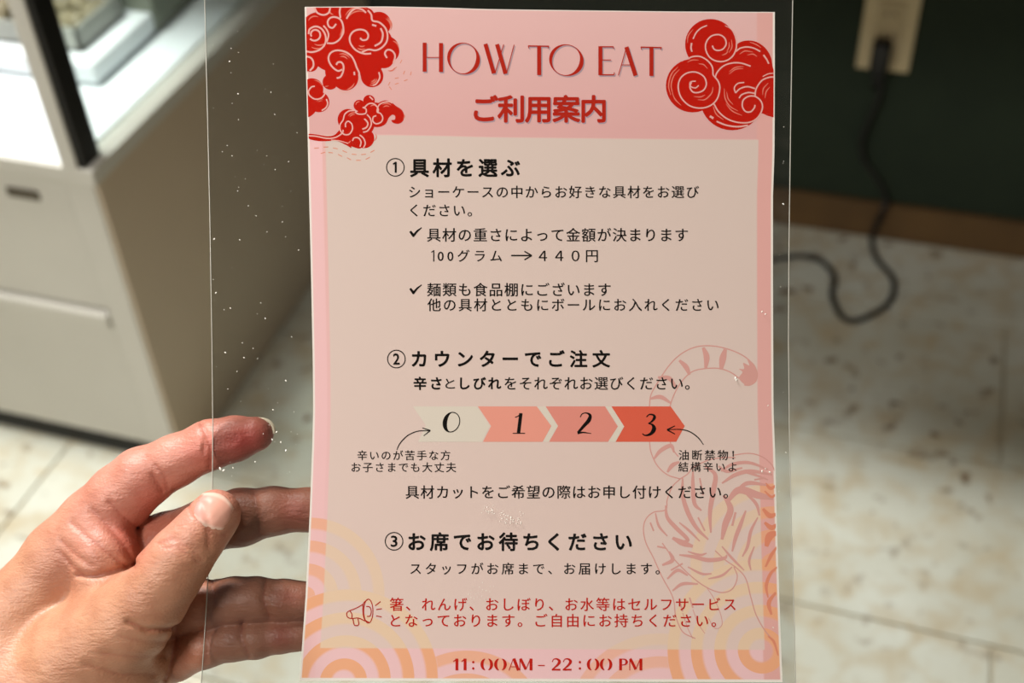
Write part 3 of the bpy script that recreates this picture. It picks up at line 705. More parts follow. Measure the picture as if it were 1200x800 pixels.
cloud([('d', *c4(334, 224), 30.4 * .98), ('d', *c4(222, 482), 31.3), ('d', *c4(468, 560), 37.6), ('b', [c4(*p) for p in [(480, 250), (510, 215), (560, 200), (620, 208), (675, 245), (710, 300), (722, 360), (735, 420), (720, 560), (600, 640), (400, 600), (340, 400), (420, 320)]]),
       ('b', [c4(*p) for p in [(600, 560), (640, 480), (735, 420), (740, 560), (738, 670), (700, 672), (665, 658), (620, 640)]]), ('d', *c4(330, 380), 14)], bl4, bh4, 'd')

# --- faded tiger at the lower right
q = MB(); l = 2.2
LNE = 1.35
ribbon(q, [(761, 476), (763, 462), (772, 446), (785, 427), (799, 414), (815, 406.5), (832, 405), (850, 408), (868, 415), (880, 424), (887, 435), (886, 446), (879, 451), (872, 451)], LNE, lift=l)
ribbon(q, [(785, 476), (790, 462), (798, 448), (810, 436), (824, 432), (842, 431.5), (856, 436), (866, 443)], LNE, lift=l)
ribbon(q, [(761, 517), (763, 530), (770, 545), (782, 556), (797, 561)], LNE, lift=l)
ribbon(q, [(785, 517), (789, 527), (795, 535)], LNE, lift=l)
ribbon(q, [(860, 533), (878, 531), (893, 535), (904, 544), (908, 552)], LNE, lift=l)
ribbon(q, [(797, 561), (806, 555), (812, 548), (830, 539), (848, 536), (862, 536)], LNE, lift=l)
ribbon(q, [(797, 561), (788, 570), (782, 585), (780, 597), (766, 600), (757, 608), (754, 620), (757, 636), (766, 654), (776, 676), (786, 694), (790, 706), (792, 722), (800, 740), (815, 748)], LNE, lift=l)
ribbon(q, [(838, 645), (850, 656), (864, 666), (874, 678), (880, 700), (886, 720), (896, 738), (908, 752)], LNE, lift=l)
ribbon(q, [(776, 636), (790, 655), (810, 675), (828, 688), (845, 694), (858, 690), (864, 676), (860, 664)], LNE, lift=l + .3)
ribbon(q, [(828, 688), (836, 700), (844, 718), (846, 732), (838, 736), (830, 724)], .9, lift=l)
ribbon(q, [(812, 748), (806, 736), (800, 718)], .9, lift=l); ribbon(q, [(826, 742), (818, 730), (812, 714)], .9, lift=l)
emit(q, 'printed_tiger_outline', INK_TIGERL)
q = MB()
blob(q, [(866, 443), (870, 436), (866, 432), (872, 432), (871, 425), (878, 428), (876, 421), (884, 427), (887, 436), (886, 446), (880, 451), (873, 450.5)], l + .5)
def stripe(pts, w):
    n = len(pts); ribbon(q, pts, [w * (0.15 + 0.85 * math.sin(math.pi * (i + .35) / (n - .3))) for i in range(n)], lift=l + .6 + random.random() * .8)
for pts, w in [([(796, 422), (804, 430), (808, 439)], 6), ([(824, 407), (828, 418), (827, 431)], 7), ([(850, 409), (847, 420), (845, 433)], 8), ([(771, 442), (784, 443), (792, 453)], 5), ([(762, 467), (774, 465), (786, 472)], 5),
               ([(766, 538), (774, 528), (786, 522), (790, 530)], 5), ([(782, 553), (788, 545), (796, 541)], 5),
               ([(800, 560), (800, 580), (806, 600), (816, 618), (830, 632)], 5.5), ([(812, 552), (812, 570), (814, 590), (822, 598)], 5), ([(826, 546), (838, 556), (836, 575), (832, 600), (833, 624)], 6),
               ([(845, 552), (858, 544), (878, 542), (900, 550)], 4), ([(846, 566), (862, 556), (880, 552), (905, 556)], 5), ([(862, 576), (876, 566), (898, 568)], 5), ([(852, 588), (866, 574), (888, 580), (906, 584)], 9), ([(848, 580), (856, 596), (850, 614), (846, 632)], 8),
               ([(874, 598), (868, 614), (862, 630), (858, 646)], 5), ([(888, 606), (880, 622), (876, 640), (870, 652)], 4),
               ([(780, 592), (782, 606), (792, 618), (806, 632), (800, 634)], 5), ([(768, 601), (772, 616), (782, 628)], 3), ([(788, 630), (800, 636), (812, 640)], 7), ([(770, 640), (780, 642)], 3),
               ([(796, 650), (812, 652), (830, 656), (848, 654), (852, 650)], 5), ([(776, 662), (788, 656), (784, 646)], 5), ([(782, 678), (794, 668), (806, 674)], 4), ([(788, 692), (800, 684), (818, 684)], 4), ([(846, 640), (858, 654), (872, 668)], 3), ([(806, 664), (822, 672), (834, 672)], 3),
               ([(830, 678), (846, 674), (858, 664)], 3), ([(884, 640), (878, 656), (880, 668)], 3), ([(762, 612), (766, 622)], 3), ([(872, 576), (886, 590), (890, 604)], 4), ([(820, 560), (824, 580)], 3), ([(842, 546), (852, 552), (870, 548)], 4), ([(862, 600), (858, 616)], 4), ([(818, 606), (826, 622)], 3), ([(796, 612), (808, 622), (820, 634)], 3), ([(884, 562), (896, 560)], 3), ([(868, 552), (884, 556), (900, 562)], 3), ([(806, 646), (820, 650), (828, 648)], 3), ([(786, 668), (800, 660)], 3), ([(796, 704), (800, 716)], 3), ([(808, 700), (812, 712)], 3)]: stripe(pts, w)
emit(q, 'printed_tiger_stripes', INK_TIGER)
q = MB()
for pts, w in [([(897, 566), (903, 572), (910, 568)], 4), ([(894, 596), (902, 604), (910, 602)], 6), ([(896, 612), (904, 618), (911, 614)], 6), ([(898, 640), (902, 628), (911, 624)], 9), ([(897, 664), (904, 650), (911, 640)], 4), ([(900, 700), (898, 686), (903, 672), (911, 664)], 4), ([(904, 720), (901, 706), (909, 694)], 5), ([(900, 745), (907, 752), (912, 768)], 3), ([(896, 575), (904, 582), (910, 578)], 3)]: stripe(pts, w)
emit(q, 'printed_tiger_edge', INK_TIGERO)

# --- the clear laminate: one thin closed slab around the sheet
def film_mat():
    m = bpy.data.materials.new('clear_laminate'); m.use_nodes = True
    nt = m.node_tree; nt.nodes.clear(); N = nt.nodes.new; L = nt.links.new
    out = N('ShaderNodeOutputMaterial'); tr = N('ShaderNodeBsdfTransparent'); tr.inputs[0].default_value = (0.85, 0.855, 0.85, 1)
    gl = N('ShaderNodeBsdfGlossy'); gl.inputs['Roughness'].default_value = 0.09
    df = N('ShaderNodeBsdfDiffuse'); df.inputs[0].default_value = (0.8, 0.8, 0.78, 1)
    fr = N('ShaderNodeFresnel'); fr.inputs[0].default_value = 1.46
    m1 = N('ShaderNodeMixShader'); m2 = N('ShaderNodeMixShader'); m2.inputs[0].default_value = 0.004
    ge = N('ShaderNodeNewGeometry'); fm = N('ShaderNodeMath'); fm.operation = 'SUBTRACT'; fm.use_clamp = True
    L(fr.outputs[0], fm.inputs[0]); L(ge.outputs['Backfacing'], fm.inputs[1]); L(fm.outputs[0], m1.inputs[0]); L(tr.outputs[0], m1.inputs[1]); L(gl.outputs[0], m1.inputs[2])
    L(m1.outputs[0], m2.inputs[1]); L(df.outputs[0], m2.inputs[2]); L(m2.outputs[0], out.inputs[0])
    tc = N('ShaderNodeTexCoord'); mp = N('ShaderNodeMapping'); mp.inputs['Scale'].default_value = (9, 26, 9)
    n = N('ShaderNodeTexNoise'); n.inputs['Scale'].default_value = 1.0; n.inputs['Detail'].default_value = 2.5
    L(tc.outputs['Object'], mp.inputs[0]); L(mp.outputs[0], n.inputs[0])
    bp = N('ShaderNodeBump'); bp.inputs['Strength'].default_value = 0.6; bp.inputs['Distance'].default_value = 0.004
    L(n.outputs[0], bp.inputs['Height']); L(bp.outputs[0], gl.inputs['Normal'])
    return m
FL = [(-22, 239.5), (0, 240), (120, 243), (250, 246), (400, 248.5), (500, 249.5), (560, 249), (620, 247), (680, 243.5), (740, 240), (800, 236), (822, 235)]
FR = [(-22, 929.5), (0, 929), (150, 926.5), (300, 924.5), (400, 924), (500, 925), (600, 927), (700, 930), (800, 932.5), (822, 933)]
def fring(u, v):
    y = -22 + 844 * v; return interp(FL, y) + (interp(FR, y) - interp(FL, y)) * u, y
vs, fs = [], []
for side in (0.00055, -0.00055):
    for j in range(nv + 1):
        for i in range(nu + 1): vs.append(P(*fring(i / nu, j / nv), side))
base = []
for j in range(nv):
    for i in range(nu): base.append((j * W1 + i, (j + 1) * W1 + i, (j + 1) * W1 + i + 1, j * W1 + i + 1))
fs = base + [tuple(reversed([k + n0 for k in f])) for f in base]
film = meshobj('clear_pouch', vs, fs, film_mat(), sign, True)
# sealed bright rim of the pouch
M_rim = mat('cut_plastic_edge', rgb(190, 188, 178), 0.3)
for tab, dx in ((FL, 0.0), (FR, 0.0)):
    pts = [Vector(P(interp(tab, y) + dx, y, 0.0)) for y in range(-22, 823, 20)]
    q = MB(); q.tube(pts, 0.00022, 8); q.build('pouch_edge', M_rim, sign, True)
# trapped specks and little bubbles
q = MB()
specks = [(x, y, r) for x, y, r in [(262, 551, 1.4), (258, 549, 1.6), (273, 548, .9), (299, 541, .9), (329, 518, .9), (324, 506, 1.0), (319, 515, 1.0), (335, 528, .8), (320, 480, .8), (335, 446, 1.0), (264, 413, 1.0), (286, 419, .8), (251, 280, 1.1), (253, 343, 1.0), (270, 361, .8), (281, 281, .7), (311, 373, .8), (893, 365, 1.0), (897, 368, .8), (900, 475, .8), (893, 552, 1.2), (902, 553, 1.2), (897, 549, .8), (906, 735, .8), (862, 443, 1.6), (863, 445, 1.2), (918, 239, 1.0), (921, 530, .8), (269, 72, .8), (279, 110, .8)]]
rr = random.Random(3)
for k in range(70): specks.append((rr.uniform(247, 352), rr.uniform(20, 560), rr.uniform(.25, .6)))
for k in range(22): specks.append((rr.gauss(575, 5), rr.gauss(597, 3), rr.uniform(.3, .6)))
for k in range(36): specks.append((rr.gauss(598, 9), rr.gauss(608, 4), rr.uniform(.3, .8)))
for k in range(24): specks.append((rr.gauss(565, 10), rr.gauss(695, 5), rr.uniform(.3, .5)))
for k in range(10): specks.append((rr.uniform(912, 922), rr.uniform(60, 780), rr.uniform(.25, .5)))
for x, y, r in specks:
    a = rr.uniform(0, 3.14); k = len(q.v); n = 8
    ca, sa = math.cos(a), math.sin(a)
    q.v.append(P(x, y, 0.00066 + r * .0001))
    for i in range(n):
        w = 2 * math.pi * i / n; ex, ey = r * 1.3 * math.cos(w), r * .75 * math.sin(w)
        q.v.append(P(x + ex * ca - ey * sa, y + ex * sa + ey * ca, 0.00057))
    q.f += [(k, k + 1 + i, k + 1 + (i + 1) % n) for i in range(n)]
sp = q.build('trapped_specks', mat('pale_speck', rgb(240, 238, 228), 0.2), sign); sp['kind'] = 'stuff'
# ================================================================== the hand
# signed distance field in millimetres (same axes as the sign: x right, y up, z to the viewer)
Dm = D * 1000; Sm = S * 1000
def hp(px, py, z): k = (Dm - z) / Dm; return np.array([(px - 600) * Sm * k, (400 - py) * Sm * k, z], np.float32)
def hr(r, z): return r * Sm * (Dm - z) / Dm
G = 0.85
lo = np.array([-345., -258., -62.]); hi = np.array([-62., -22., 46.])
ax = [np.arange(lo[i], hi[i], G, dtype=np.float32) for i in range(3)]
GX, GY, GZ = np.meshgrid(*ax, indexing='ij', sparse=True)
def cone(a, ra, b, rb, flat=1.0):
    ba = b - a; L2 = float(ba @ ba)
    t = np.clip(((GX - a[0]) * ba[0] + (GY - a[1]) * ba[1] + (GZ - a[2]) * ba[2]) / L2, 0, 1)
    d = np.sqrt((GX - a[0] - t * ba[0]) ** 2 + (GY - a[1] - t * ba[1]) ** 2 + ((GZ - a[2] - t * ba[2]) / flat) ** 2)
    return (d - (ra + (rb - ra) * t)).astype(np.float32)
def smin(a, b, k):
    h = np.clip(0.5 + 0.5 * (b - a) / k, 0, 1); return b + (a - b) * h - k * h * (1 - h)
def chain(nodes, k=3.0, flat=1.0):
    d = None
    for (x0, y0, z0, r0), (x1, y1, z1, r1) in zip(nodes, nodes[1:]):
        c = cone(hp(x0, y0, z0), hr(r0, z0), hp(x1, y1, z1), hr(r1, z1), flat)
        d = c if d is None else smin(d, c, k)
    return d
index = chain([(72, 652, -19, 43), (112, 612, -19, 41), (142, 581, -17, 38), (166, 560, -15, 35.5), (205, 540, -13, 30), (246, 521, -11.5, 28.5), (275, 514, -10.5, 26), (300, 508.5, -8.8, 20.5)])
middle = chain([(95, 705, -38, 44), (160, 655, -32, 38), (195, 637, -26, 36), (240, 617, -17, 31), (282, 606, -13, 33), (320, 598.5, -11.6, 27.5), (363, 597, -10.4, 24.5), (392, 595, -9, 20)])
ring = chain([(110, 760, -38, 42), (165, 730, -31, 34), (205, 718, -22, 31), (240, 710, -15, 30), (275, 704, -12, 27), (300, 703, -11, 26), (335, 704, -10.5, 24), (355, 704.5, -10, 21.5), (380, 706, -9, 18)])
pinky = chain([(120, 800, -36, 38), (165, 784, -30, 30), (205, 770, -22, 27), (240, 757, -14, 24.5), (275, 750, -11, 23), (300, 748.5, -10, 22), (330, 745, -9.3, 19), (350, 743.5, -9, 17.5), (368, 742, -8, 15)])
thumb = chain([(95, 770, -4, 66), (150, 728, 4, 50), (176, 700, 9, 43), (196, 674, 11.5, 38.5), (213, 651, 12, 35.5), (233, 627, 11, 31), (250, 606, 10, 28), (254, 601, 9.6, 26.5)], 4)
palm = chain([(74, 655, -20, 43), (10, 745, -20, 62), (-70, 830, -18, 75)], 8)
palm = smin(palm, chain([(95, 705, -38, 40), (20, 790, -30, 60)], 8), 8)
palm = smin(palm, chain([(118, 768, -34, 44), (40, 830, -28, 62)], 8), 10)
palm = smin(palm, chain([(130, 812, -28, 46), (40, 880, -22, 66)], 8), 10)
palm = smin(palm, chain([(128, 778, -10, 67), (50, 820, -12, 82), (-60, 870, -16, 84)], 8), 10)
arm = chain([(0, 830, -16, 80), (-120, 900, -16, 82), (-260, 1000, -16, 92)], 14)
palm = smin(palm, arm, 14)
web = chain([(106, 636, -14, 38), (122, 648, -10, 36), (126, 690, -10, 40)], 6)
palm = smin(palm, web, 7)
hand_d = smin(palm, index, 5)
hand_d = np.minimum(hand_d, smin(palm, middle, 3))
hand_d = np.minimum(hand_d, smin(palm, ring, 4))
hand_d = np.minimum(hand_d, smin(palm, pinky, 4))
hand_d = np.minimum(hand_d, smin(palm, thumb, 5))
# the fingertips are pressed flat against the laminate
PXg = GX / Sm * (Dm / (Dm - GZ)) + 600; PYg = 400 - GY / Sm * (Dm / (Dm - GZ))
# creases: (polyline, depth mm, half width px, z above which they act)
creases = [
    ([(236, 497), (243, 512), (247, 530), (246, 546)], .9, 3.0, -30), ([(178, 556), (190, 575)], 1.0, 3.0, -30), ([(182, 545), (194, 560), (196, 572)], .6, 2.5, -30),
    ([(128, 588), (142, 604), (158, 617)], 1.0, 4, -30), ([(108, 598), (128, 618), (146, 640), (158, 664)], 1.1, 4, -40),
    ([(84, 612), (106, 632), (132, 652), (150, 666)], .9, 3.5, -40), ([(72, 634), (92, 652), (108, 664)], .8, 3.5, -40), ([(70, 646), (86, 664), (98, 673)], .7, 3, -40),
    ([(92, 674), (112, 675), (140, 667), (158, 660)], 1.7, 3.5, -40),
    ([(207, 736), (206, 752), (203, 768), (194, 796)], 1.3, 3.2, -26), ([(150, 728), (172, 738), (190, 737), (206, 735)], 1.8, 3.0, -10), ([(140, 745), (170, 752), (200, 752)], .5, 3.0, -10), ([(120, 765), (160, 770), (196, 768)], .6, 4, -10), ([(100, 778), (140, 790), (180, 790)], .6, 4, -10),
    ([(186, 636), (203, 632), (222, 642), (236, 656)], .7, 2.5, 0), ([(190, 642), (206, 640), (222, 650), (232, 660)], .6, 2.5, 0), ([(200, 628), (216, 632), (232, 644)], .4, 2.5, 0),
    ([(222, 594), (226, 605), (240, 619), (254, 627), (263, 627)], .55, 2.0, 6), ([(263, 627), (273, 615), (280, 603)], .4, 1.8, 2), ([(222, 594), (228, 584), (238, 577)], .3, 1.8, 2), ([(298, 579), (302, 600), (304, 624)], .7, 3, -30), ([(238, 590), (244, 612), (244, 640)], .7, 3, -30),
    ([(312, 681), (308, 700), (316, 722)], .9, 3, -30), ([(248, 680), (252, 705), (246, 728)], .8, 3, -30), ([(285, 728), (282, 746), (292, 768)], .9, 3, -30), ([(238, 735), (244, 756), (240, 776)], .7, 3, -30)]
PXn = PXg; PYn = PYg
for pl, dep, wd, zmin in creases:
    if dep <= 0: continue
    bx0 = min(p[0] for p in pl) - 14; bx1 = max(p[0] for p in pl) + 14; by0 = min(p[1] for p in pl) - 14; by1 = max(p[1] for p in pl) + 14
    ix = np.where((ax[0] > (bx0 - 600) * Sm * 1.1) & (ax[0] < (bx1 - 600) * Sm * .9))[0]
    ya, yb = (400 - by1) * Sm, (400 - by0) * Sm
    iy = np.where((ax[1] > min(ya * 1.1, ya * .9)) & (ax[1] < max(yb * .9, yb * 1.1)))[0]
    if not len(ix) or not len(iy): continue
    sl = (slice(ix[0], ix[-1] + 1), slice(iy[0], iy[-1] + 1), slice(None))
    gz = GZ; kx = Dm / (Dm - gz)
    X2 = GX[sl[0]] / Sm * kx + 600; Y2 = 400 - GY[:, sl[1]] / Sm * kx
    dm = None
    for a, b in zip(pl, pl[1:]):
        vx, vy = b[0] - a[0], b[1] - a[1]; L2 = vx * vx + vy * vy
        t = np.clip(((X2 - a[0]) * vx + (Y2 - a[1]) * vy) / L2, 0, 1)
        dd = (X2 - a[0] - t * vx) ** 2 + (Y2 - a[1] - t * vy) ** 2
        dm = dd if dm is None else np.minimum(dm, dd)
    hand_d[sl] += dep * np.exp(-dm / (wd * wd)) * (gz > zmin)

def surface_nets(d):
    s = d < 0
    nx, ny, nz = d.shape
    cnt = np.zeros((nx - 1, ny - 1, nz - 1), np.uint8)
    for i in (0, 1):
        for j in (0, 1):
            for k in (0, 1): cnt += s[i:nx - 1 + i, j:ny - 1 + j, k:nz - 1 + k]
    act = (cnt > 0) & (cnt < 8)
    cx, cy, cz = np.nonzero(act)
    ids = -np.ones(act.shape, np.int64); ids[cx, cy, cz] = np.arange(len(cx))
    pos = np.zeros((len(cx), 3)); num = np.zeros(len(cx))
    cor = [(i, j, k) for i in (0, 1) for j in (0, 1) for k in (0, 1)]
    for a in cor:
        for b in cor:
            if sum(b) - sum(a) == 1 and all(bb >= aa for aa, bb in zip(a, b)):
                va = d[cx + a[0], cy + a[1], cz + a[2]]; vb = d[cx + b[0], cy + b[1], cz + b[2]]
                m = (va < 0) != (vb < 0); t = np.where(m, va / np.where(m, va - vb, 1), 0)
                for ax_ in range(3): pos[:, ax_] += np.where(m, a[ax_] + t * (b[ax_] - a[ax_]), 0)
                num += m
    pos /= num[:, None]; pos += np.stack([cx, cy, cz], 1)
    faces = []
    for ax_ in range(3):
        o1, o2 = [(1, 2), (2, 0), (0, 1)][ax_]
        sh = [slice(None)] * 3; sa = list(sh); sb = list(sh); sa[ax_] = slice(0, -1); sb[ax_] = slice(1, None)
        for ff in (o1, o2): sa[ff] = slice(1, -1); sb[ff] = slice(1, -1)
        A, Bq = s[tuple(sa)], s[tuple(sb)]
        e = np.nonzero(A != Bq); ins = A[e]
        base = [e[0].copy(), e[1].copy(), e[2].copy()]
        base[o1] = base[o1] + 1; base[o2] = base[o2] + 1
        def cell(da, db):
            c = [base[0].copy(), base[1].copy(), base[2].copy()]; c[o1] -= da; c[o2] -= db; return ids[tuple(c)]
        qd = np.stack([cell(1, 1), cell(0, 1), cell(0, 0), cell(1, 0)], 1)
        qd[~ins] = qd[~ins][:, ::-1]
        faces.append(qd)
    return pos, np.concatenate(faces)
pos, quads = surface_nets(hand_d)
quads = quads[(quads >= 0).all(1)]
V = pos * G + lo
# light smoothing
for _ in range(2):
    acc = np.zeros_like(V); c = np.zeros(len(V))
    for a, b in ((0, 1), (1, 2), (2, 3), (3, 0)):
        np.add.at(acc, quads[:, a], V[quads[:, b]]); np.add.at(acc, quads[:, b], V[quads[:, a]])
        np.add.at(c, quads[:, a], 1); np.add.at(c, quads[:, b], 1)
    V = V * 0.6 + 0.4 * acc / np.maximum(c, 1)[:, None]
# fingers behind the pouch stop at its back, thumb at its front
vpx = V[:, 0] / Sm * (Dm / (Dm - V[:, 2])) + 600; vpy = 400 - V[:, 1] / Sm * (Dm / (Dm - V[:, 2]))
tt = np.clip(((vpx - 213) * 41 + (vpy - 651) * -50) / (41 ** 2 + 50 ** 2), 0, 1)
isthumb = (np.hypot(vpx - 213 - tt * 41, vpy - 651 + tt * 50) < 38 - 12 * tt) & (V[:, 2] > -1.8) | (V[:, 2] > 1)
beh = (vpx > 236) & ~isthumb
V[beh, 2] = np.minimum(V[beh, 2], -0.62)
it2 = isthumb & (vpx > 236); V[it2, 2] = np.maximum(V[it2, 2], 0.62)

# skin tone by place on the hand, with some shade painted in
def g2(cx, cy, rx, ry, ang=0.0):
    c_, s_ = math.cos(ang), math.sin(ang); dx, dy = vpx - cx, vpy - cy
    a = (dx * c_ + dy * s_) / rx; b = (-dx * s_ + dy * c_) / ry; return np.exp(-(a * a + b * b))
basec = np.array(rgb(184, 132, 104)[:3]); red = np.array(rgb(192, 76, 66)[:3]); pinkc = np.array(rgb(192, 128, 112)[:3]); brown = np.array(rgb(160, 98, 76)[:3]); pale = np.array(rgb(198, 148, 114)[:3])
colv = np.tile(basec, (len(V), 1))
def blend(w, c):
    global colv
    w = np.clip(w, 0, 1)[:, None]; colv = colv * (1 - w) + w * c
fing = (V[:, 2] < 0) & (vpy < 700)
blend(np.clip((740 - vpx * .4 - vpy) / 60, 0, 1) * np.clip((vpx - 20) / 90, 0, 1) * .8, pinkc)
blend(g2(285, 516, 40, 24, -.2) * (V[:, 2] < 0) * 1.0, red)
blend(g2(345, 598, 26, 20) * (V[:, 2] < 0) * .9, red)
blend(g2(148, 632, 14, 30, -.5) * .4, red)
blend(g2(228, 530, 24, 16) * .25, red); blend(g2(175, 585, 20, 26) * .3, red)
low = (~isthumb) & (V[:, 2] < 0) & (vpy > 572) & (vpx > 200)
blend(low * .6, brown)  # lower fingers painted browner to carry their shade
blend(g2(185, 632, 34, 26) * (V[:, 2] < -6) * .7, np.array(rgb(150, 70, 44)[:3]))  # shadow of thumb and index painted on the middle finger base
blend(g2(330, 745, 16, 14) * low * .4, red); blend(g2(340, 700, 20, 14) * low * .3, red)
blend(g2(60, 760, 90, 60) * .35, pale)
blend(g2(262, 640, 10, 16) * (V[:, 2] > 1) * .4, pinkc)
blend(g2(205, 640, 16, 9, .6) * (V[:, 2] > 0) * .35, pinkc)
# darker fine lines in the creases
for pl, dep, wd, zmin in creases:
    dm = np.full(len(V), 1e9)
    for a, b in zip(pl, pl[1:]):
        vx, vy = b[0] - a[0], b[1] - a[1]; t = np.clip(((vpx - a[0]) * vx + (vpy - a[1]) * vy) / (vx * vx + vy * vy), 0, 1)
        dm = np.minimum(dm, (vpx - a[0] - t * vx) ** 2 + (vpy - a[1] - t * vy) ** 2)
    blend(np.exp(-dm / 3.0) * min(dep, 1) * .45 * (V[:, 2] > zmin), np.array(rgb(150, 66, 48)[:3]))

def skin_mat():
    m = mat('skin', (0.6, 0.4, 0.3, 1), 0.48)
    nt = m.node_tree; b = nt.nodes['Principled BSDF']; N = nt.nodes.new; L = nt.links.new
    at = N('ShaderNodeVertexColor'); at.layer_name = 'tone'
    tc = N('ShaderNodeTexCoord')
    n = N('ShaderNodeTexNoise'); n.inputs['Scale'].default_value = 90; n.inputs['Detail'].default_value = 4
    L(tc.outputs['Object'], n.inputs[0])
    mx = N('ShaderNodeMix'); mx.data_type = 'RGBA'; mx.blend_type = 'MULTIPLY'; mx.inputs[0].default_value = 0.5
    r = N('ShaderNodeValToRGB'); r.color_ramp.elements[0].position = .35; r.color_ramp.elements[0].color = (.72, .56, .5, 1); r.color_ramp.elements[1].position = .6; r.color_ramp.elements[1].color = (1, 1, 1, 1)
    L(n.outputs['Fac'], r.inputs[0]); L(at.outputs[0], mx.inputs[6]); L(r.outputs[0], mx.inputs[7]); L(mx.outputs[2], b.inputs['Base Color'])
    b.inputs['Subsurface Weight'].default_value = 0.15; b.inputs['Subsurface Scale'].default_value = 0.006
    b.inputs['Subsurface Radius'].default_value = (1, .35, .2)
    # fine skin relief: stretched wrinkle lines and pores
    mp = N('ShaderNodeMapping'); mp.inputs['Rotation'].default_value = (0, 0, 0.35); mp.inputs['Scale'].default_value = (150, 520, 300)
    n2 = N('ShaderNodeTexNoise'); n2.inputs['Scale'].default_value = 1; n2.inputs['Detail'].default_value = 4; n2.inputs['Distortion'].default_value = .6
    L(tc.outputs['Object'], mp.inputs[0]); L(mp.outputs[0], n2.inputs[0])
    v = N('ShaderNodeTexVoronoi'); v.inputs['Scale'].default_value = 900; L(tc.outputs['Object'], v.inputs[0])
    ad = N('ShaderNodeMath'); ad.operation = 'MULTIPLY_ADD'; ad.inputs[1].default_value = .25; L(v.outputs['Distance'], ad.inputs[0]); L(n2.outputs['Fac'], ad.inputs[2])
    bp = N('ShaderNodeBump'); bp.inputs['Strength'].default_value = .5; bp.inputs['Distance'].default_value = .0009
    L(ad.outputs[0], bp.inputs['Height']); L(bp.outputs[0], b.inputs['Normal'])
    return m
ORG = hp(60, 740, -15).astype(float)
hand = empty('person', (0, 0, 0), 'left hand of a person pinching the clear left edge of the sign', 'hand')
hand.matrix_world = MS @ Matrix.Translation(Vector(ORG / 1000))
me = bpy.data.meshes.new('hand')
Vw = ((V - ORG) / 1000)
me.vertices.add(len(Vw)); me.vertices.foreach_set('co', Vw.astype(np.float32).ravel())
me.loops.add(len(quads) * 4); me.loops.foreach_set('vertex_index', quads.ravel().astype(np.int32))
me.polygons.add(len(quads)); me.polygons.foreach_set('loop_start', np.arange(0, len(quads) * 4, 4, dtype=np.int32))
me.update(calc_edges=True); me.validate()
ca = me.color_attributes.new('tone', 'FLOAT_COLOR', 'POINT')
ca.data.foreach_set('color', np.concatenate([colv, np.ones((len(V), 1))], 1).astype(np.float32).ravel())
ho = link('hand', me, skin_mat(), hand, True)

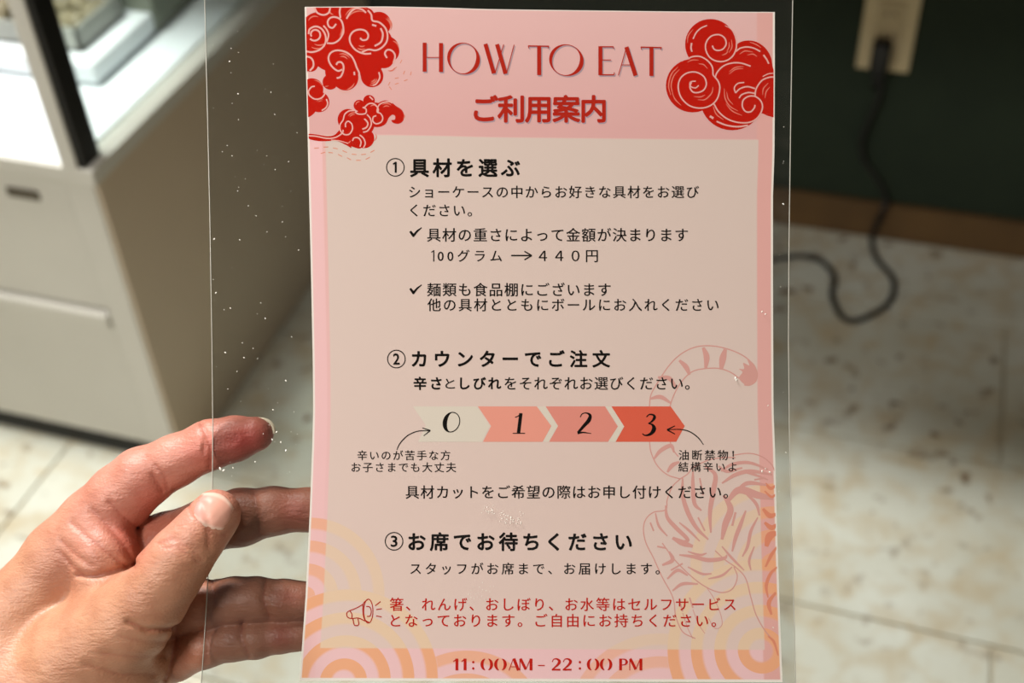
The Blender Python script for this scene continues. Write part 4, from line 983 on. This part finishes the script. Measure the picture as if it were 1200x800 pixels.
# nails laid on the surface
def surf_z(px, py, z0=45.0, z1=-20.0):
    z = z0
    while z > z1:
        p = hp(px, py, z)
        i = ((p - lo) / G)
        i0 = np.floor(i).astype(int); f = i - i0
        if (i0 < 0).any() or (i0 + 1 >= np.array(hand_d.shape)).any(): z -= .3; continue
        c = hand_d[i0[0]:i0[0] + 2, i0[1]:i0[1] + 2, i0[2]:i0[2] + 2]
        v = float((c * np.array([1 - f[0], f[0]])[:, None, None] * np.array([1 - f[1], f[1]])[None, :, None] * np.array([1 - f[2], f[2]])[None, None, :]).sum())
        if v <= 0.02: return z
        z -= .2
    return None
def nail(cut, tip, half, lift, m, rows=14, cols=16):
    cut, tip = np.array(cut, float), np.array(tip, float); dv = tip - cut; dn = np.array([-dv[1], dv[0]]) / np.hypot(*dv)
    vs, fs = [], []
    for j in range(rows + 1):
        v = j / rows
        for i in range(cols + 1):
            u = 2 * i / cols - 1
            vv = v + (.14 * (1 - v) - .20 * v) * u * u
            hw = half * (0.93 + .10 * math.sin(math.pi * min(v, .8)))
            p = cut + dv * vv + dn * u * hw
            z = surf_z(*p)
            vs.append([p[0], p[1], z])
    zs = [v[2] for v in vs if v[2] is not None]
    zg = {}
    for k, v in enumerate(vs):
        if v[2] is None:
            near = min((w for w in vs if w[2] is not None), key=lambda w: (w[0] - v[0]) ** 2 + (w[1] - v[1]) ** 2); zg[k] = near[2] - .5
    for k, z in zg.items(): vs[k][2] = z
    W = cols + 1; n = len(vs); out = []
    for k, v in enumerate(vs):
        j, i = divmod(k, W); e = min(i, cols - i, j) / 2.0; e = min(e, 1.0)
        out.append((hp(v[0], v[1], v[2] + lift * (.1 + .9 * e)) - ORG) / 1000)
    out += [(hp(v[0], v[1], v[2] - .5) - ORG) / 1000 for v in vs]
    for j in range(rows):
        for i in range(cols):
            a = j * W + i; fs.append((a, a + 1, a + W + 1, a + W)); fs.append((a + n, a + W + n, a + W + 1 + n, a + 1 + n))
    ed = list(range(W)) + [j * W + cols for j in range(1, rows + 1)] + [rows * W + i for i in range(cols - 1, -1, -1)] + [j * W for j in range(rows - 1, 0, -1)]
    for a, b in zip(ed, ed[1:] + ed[:1]): fs.append((a, a + n, b + n, b))
    o = meshobj('fingernail', out, fs, m, ho, True)
    at = o.data.color_attributes.new('tone', 'FLOAT_COLOR', 'POINT')
    ca_, cb_, cc_ = np.array(rgb(212, 156, 138)), np.array(rgb(238, 214, 196)), np.array(rgb(190, 132, 128))
    for k in range(len(out)):
        j, i = divmod(k % n, W); v = j / rows; u = 2 * i / cols - 1
        c = ca_ * (1 - .7 * max(0, -u) ) + cc_ * .7 * max(0, -u)
        w = .45 * max(min(1, (v - .86) / .06), 0) if v > .8 else (.8 * max(0, 1 - v / .14)); w = max(0, min(1, w))
        at.data[k].color = tuple(c * (1 - w) + cb_ * w)
    return o
M_nail = mat('fingernail', (.6, .4, .3, 1), 0.45, **{'Specular IOR Level': 0.35})
vc = M_nail.node_tree.nodes.new('ShaderNodeVertexColor'); vc.layer_name = 'tone'; M_nail.node_tree.links.new(vc.outputs[0], M_nail.node_tree.nodes['Principled BSDF'].inputs['Base Color'])
nl = nail((241, 617), (259.5, 579.5), 21, .38, M_nail); nl['label'] = 'glossy pale thumbnail'
# free edge of the index nail seen past the fingertip
q = MB()
pts = [(303, 489.8), (311, 491), (317.5, 495), (321, 501), (322, 508)]
cv = catmull([(p[0], p[1]) for p in pts], 5)
n_ = len(cv); vs = []; fs = []
for i, p in enumerate(cv):
    t = i / (n_ - 1); w = 2.6 * math.sin(math.pi * (.08 + .84 * t))
    dx, dy = (p[0] - 300) / 24, (p[1] - 509) / 22
    l_ = math.hypot(dx, dy); dx /= l_; dy /= l_
    for s_, z in ((-2.4, -7.2), (.9 + w * .25, -7.6), (.9 + w * .25, -8.4), (-2.4, -8.6)):
        vs.append((hp(p[0] + dx * s_, p[1] + dy * s_, z) - ORG) / 1000)
for i in range(n_ - 1):
    for k in range(4): fs.append((i * 4 + k, i * 4 + (k + 1) % 4, (i + 1) * 4 + (k + 1) % 4, (i + 1) * 4 + k))
meshobj('fingernail', vs, fs, mat('nail_edge', rgb(240, 226, 200), .3), ho, True)['label'] = 'white free edge of the index nail'
# cuff of a dark sleeve where the forearm leaves the picture
a, b = (hp(-170, 935, -16) - ORG) / 1000, (hp(-470, 1150, -16) - ORG) / 1000
A, Bv = Vector(a.tolist()), Vector(b.tolist())
q = MB(); q.tube([A, A.lerp(Bv, .02), A.lerp(Bv, .05), A.lerp(Bv, .5), Bv], [.041, .0435, .042, .046, .052], 32)
q.build('sleeve', noisy('dark_knit', rgb(40, 42, 48), rgb(54, 56, 62), 120, .9, .5, 900), hand, True)
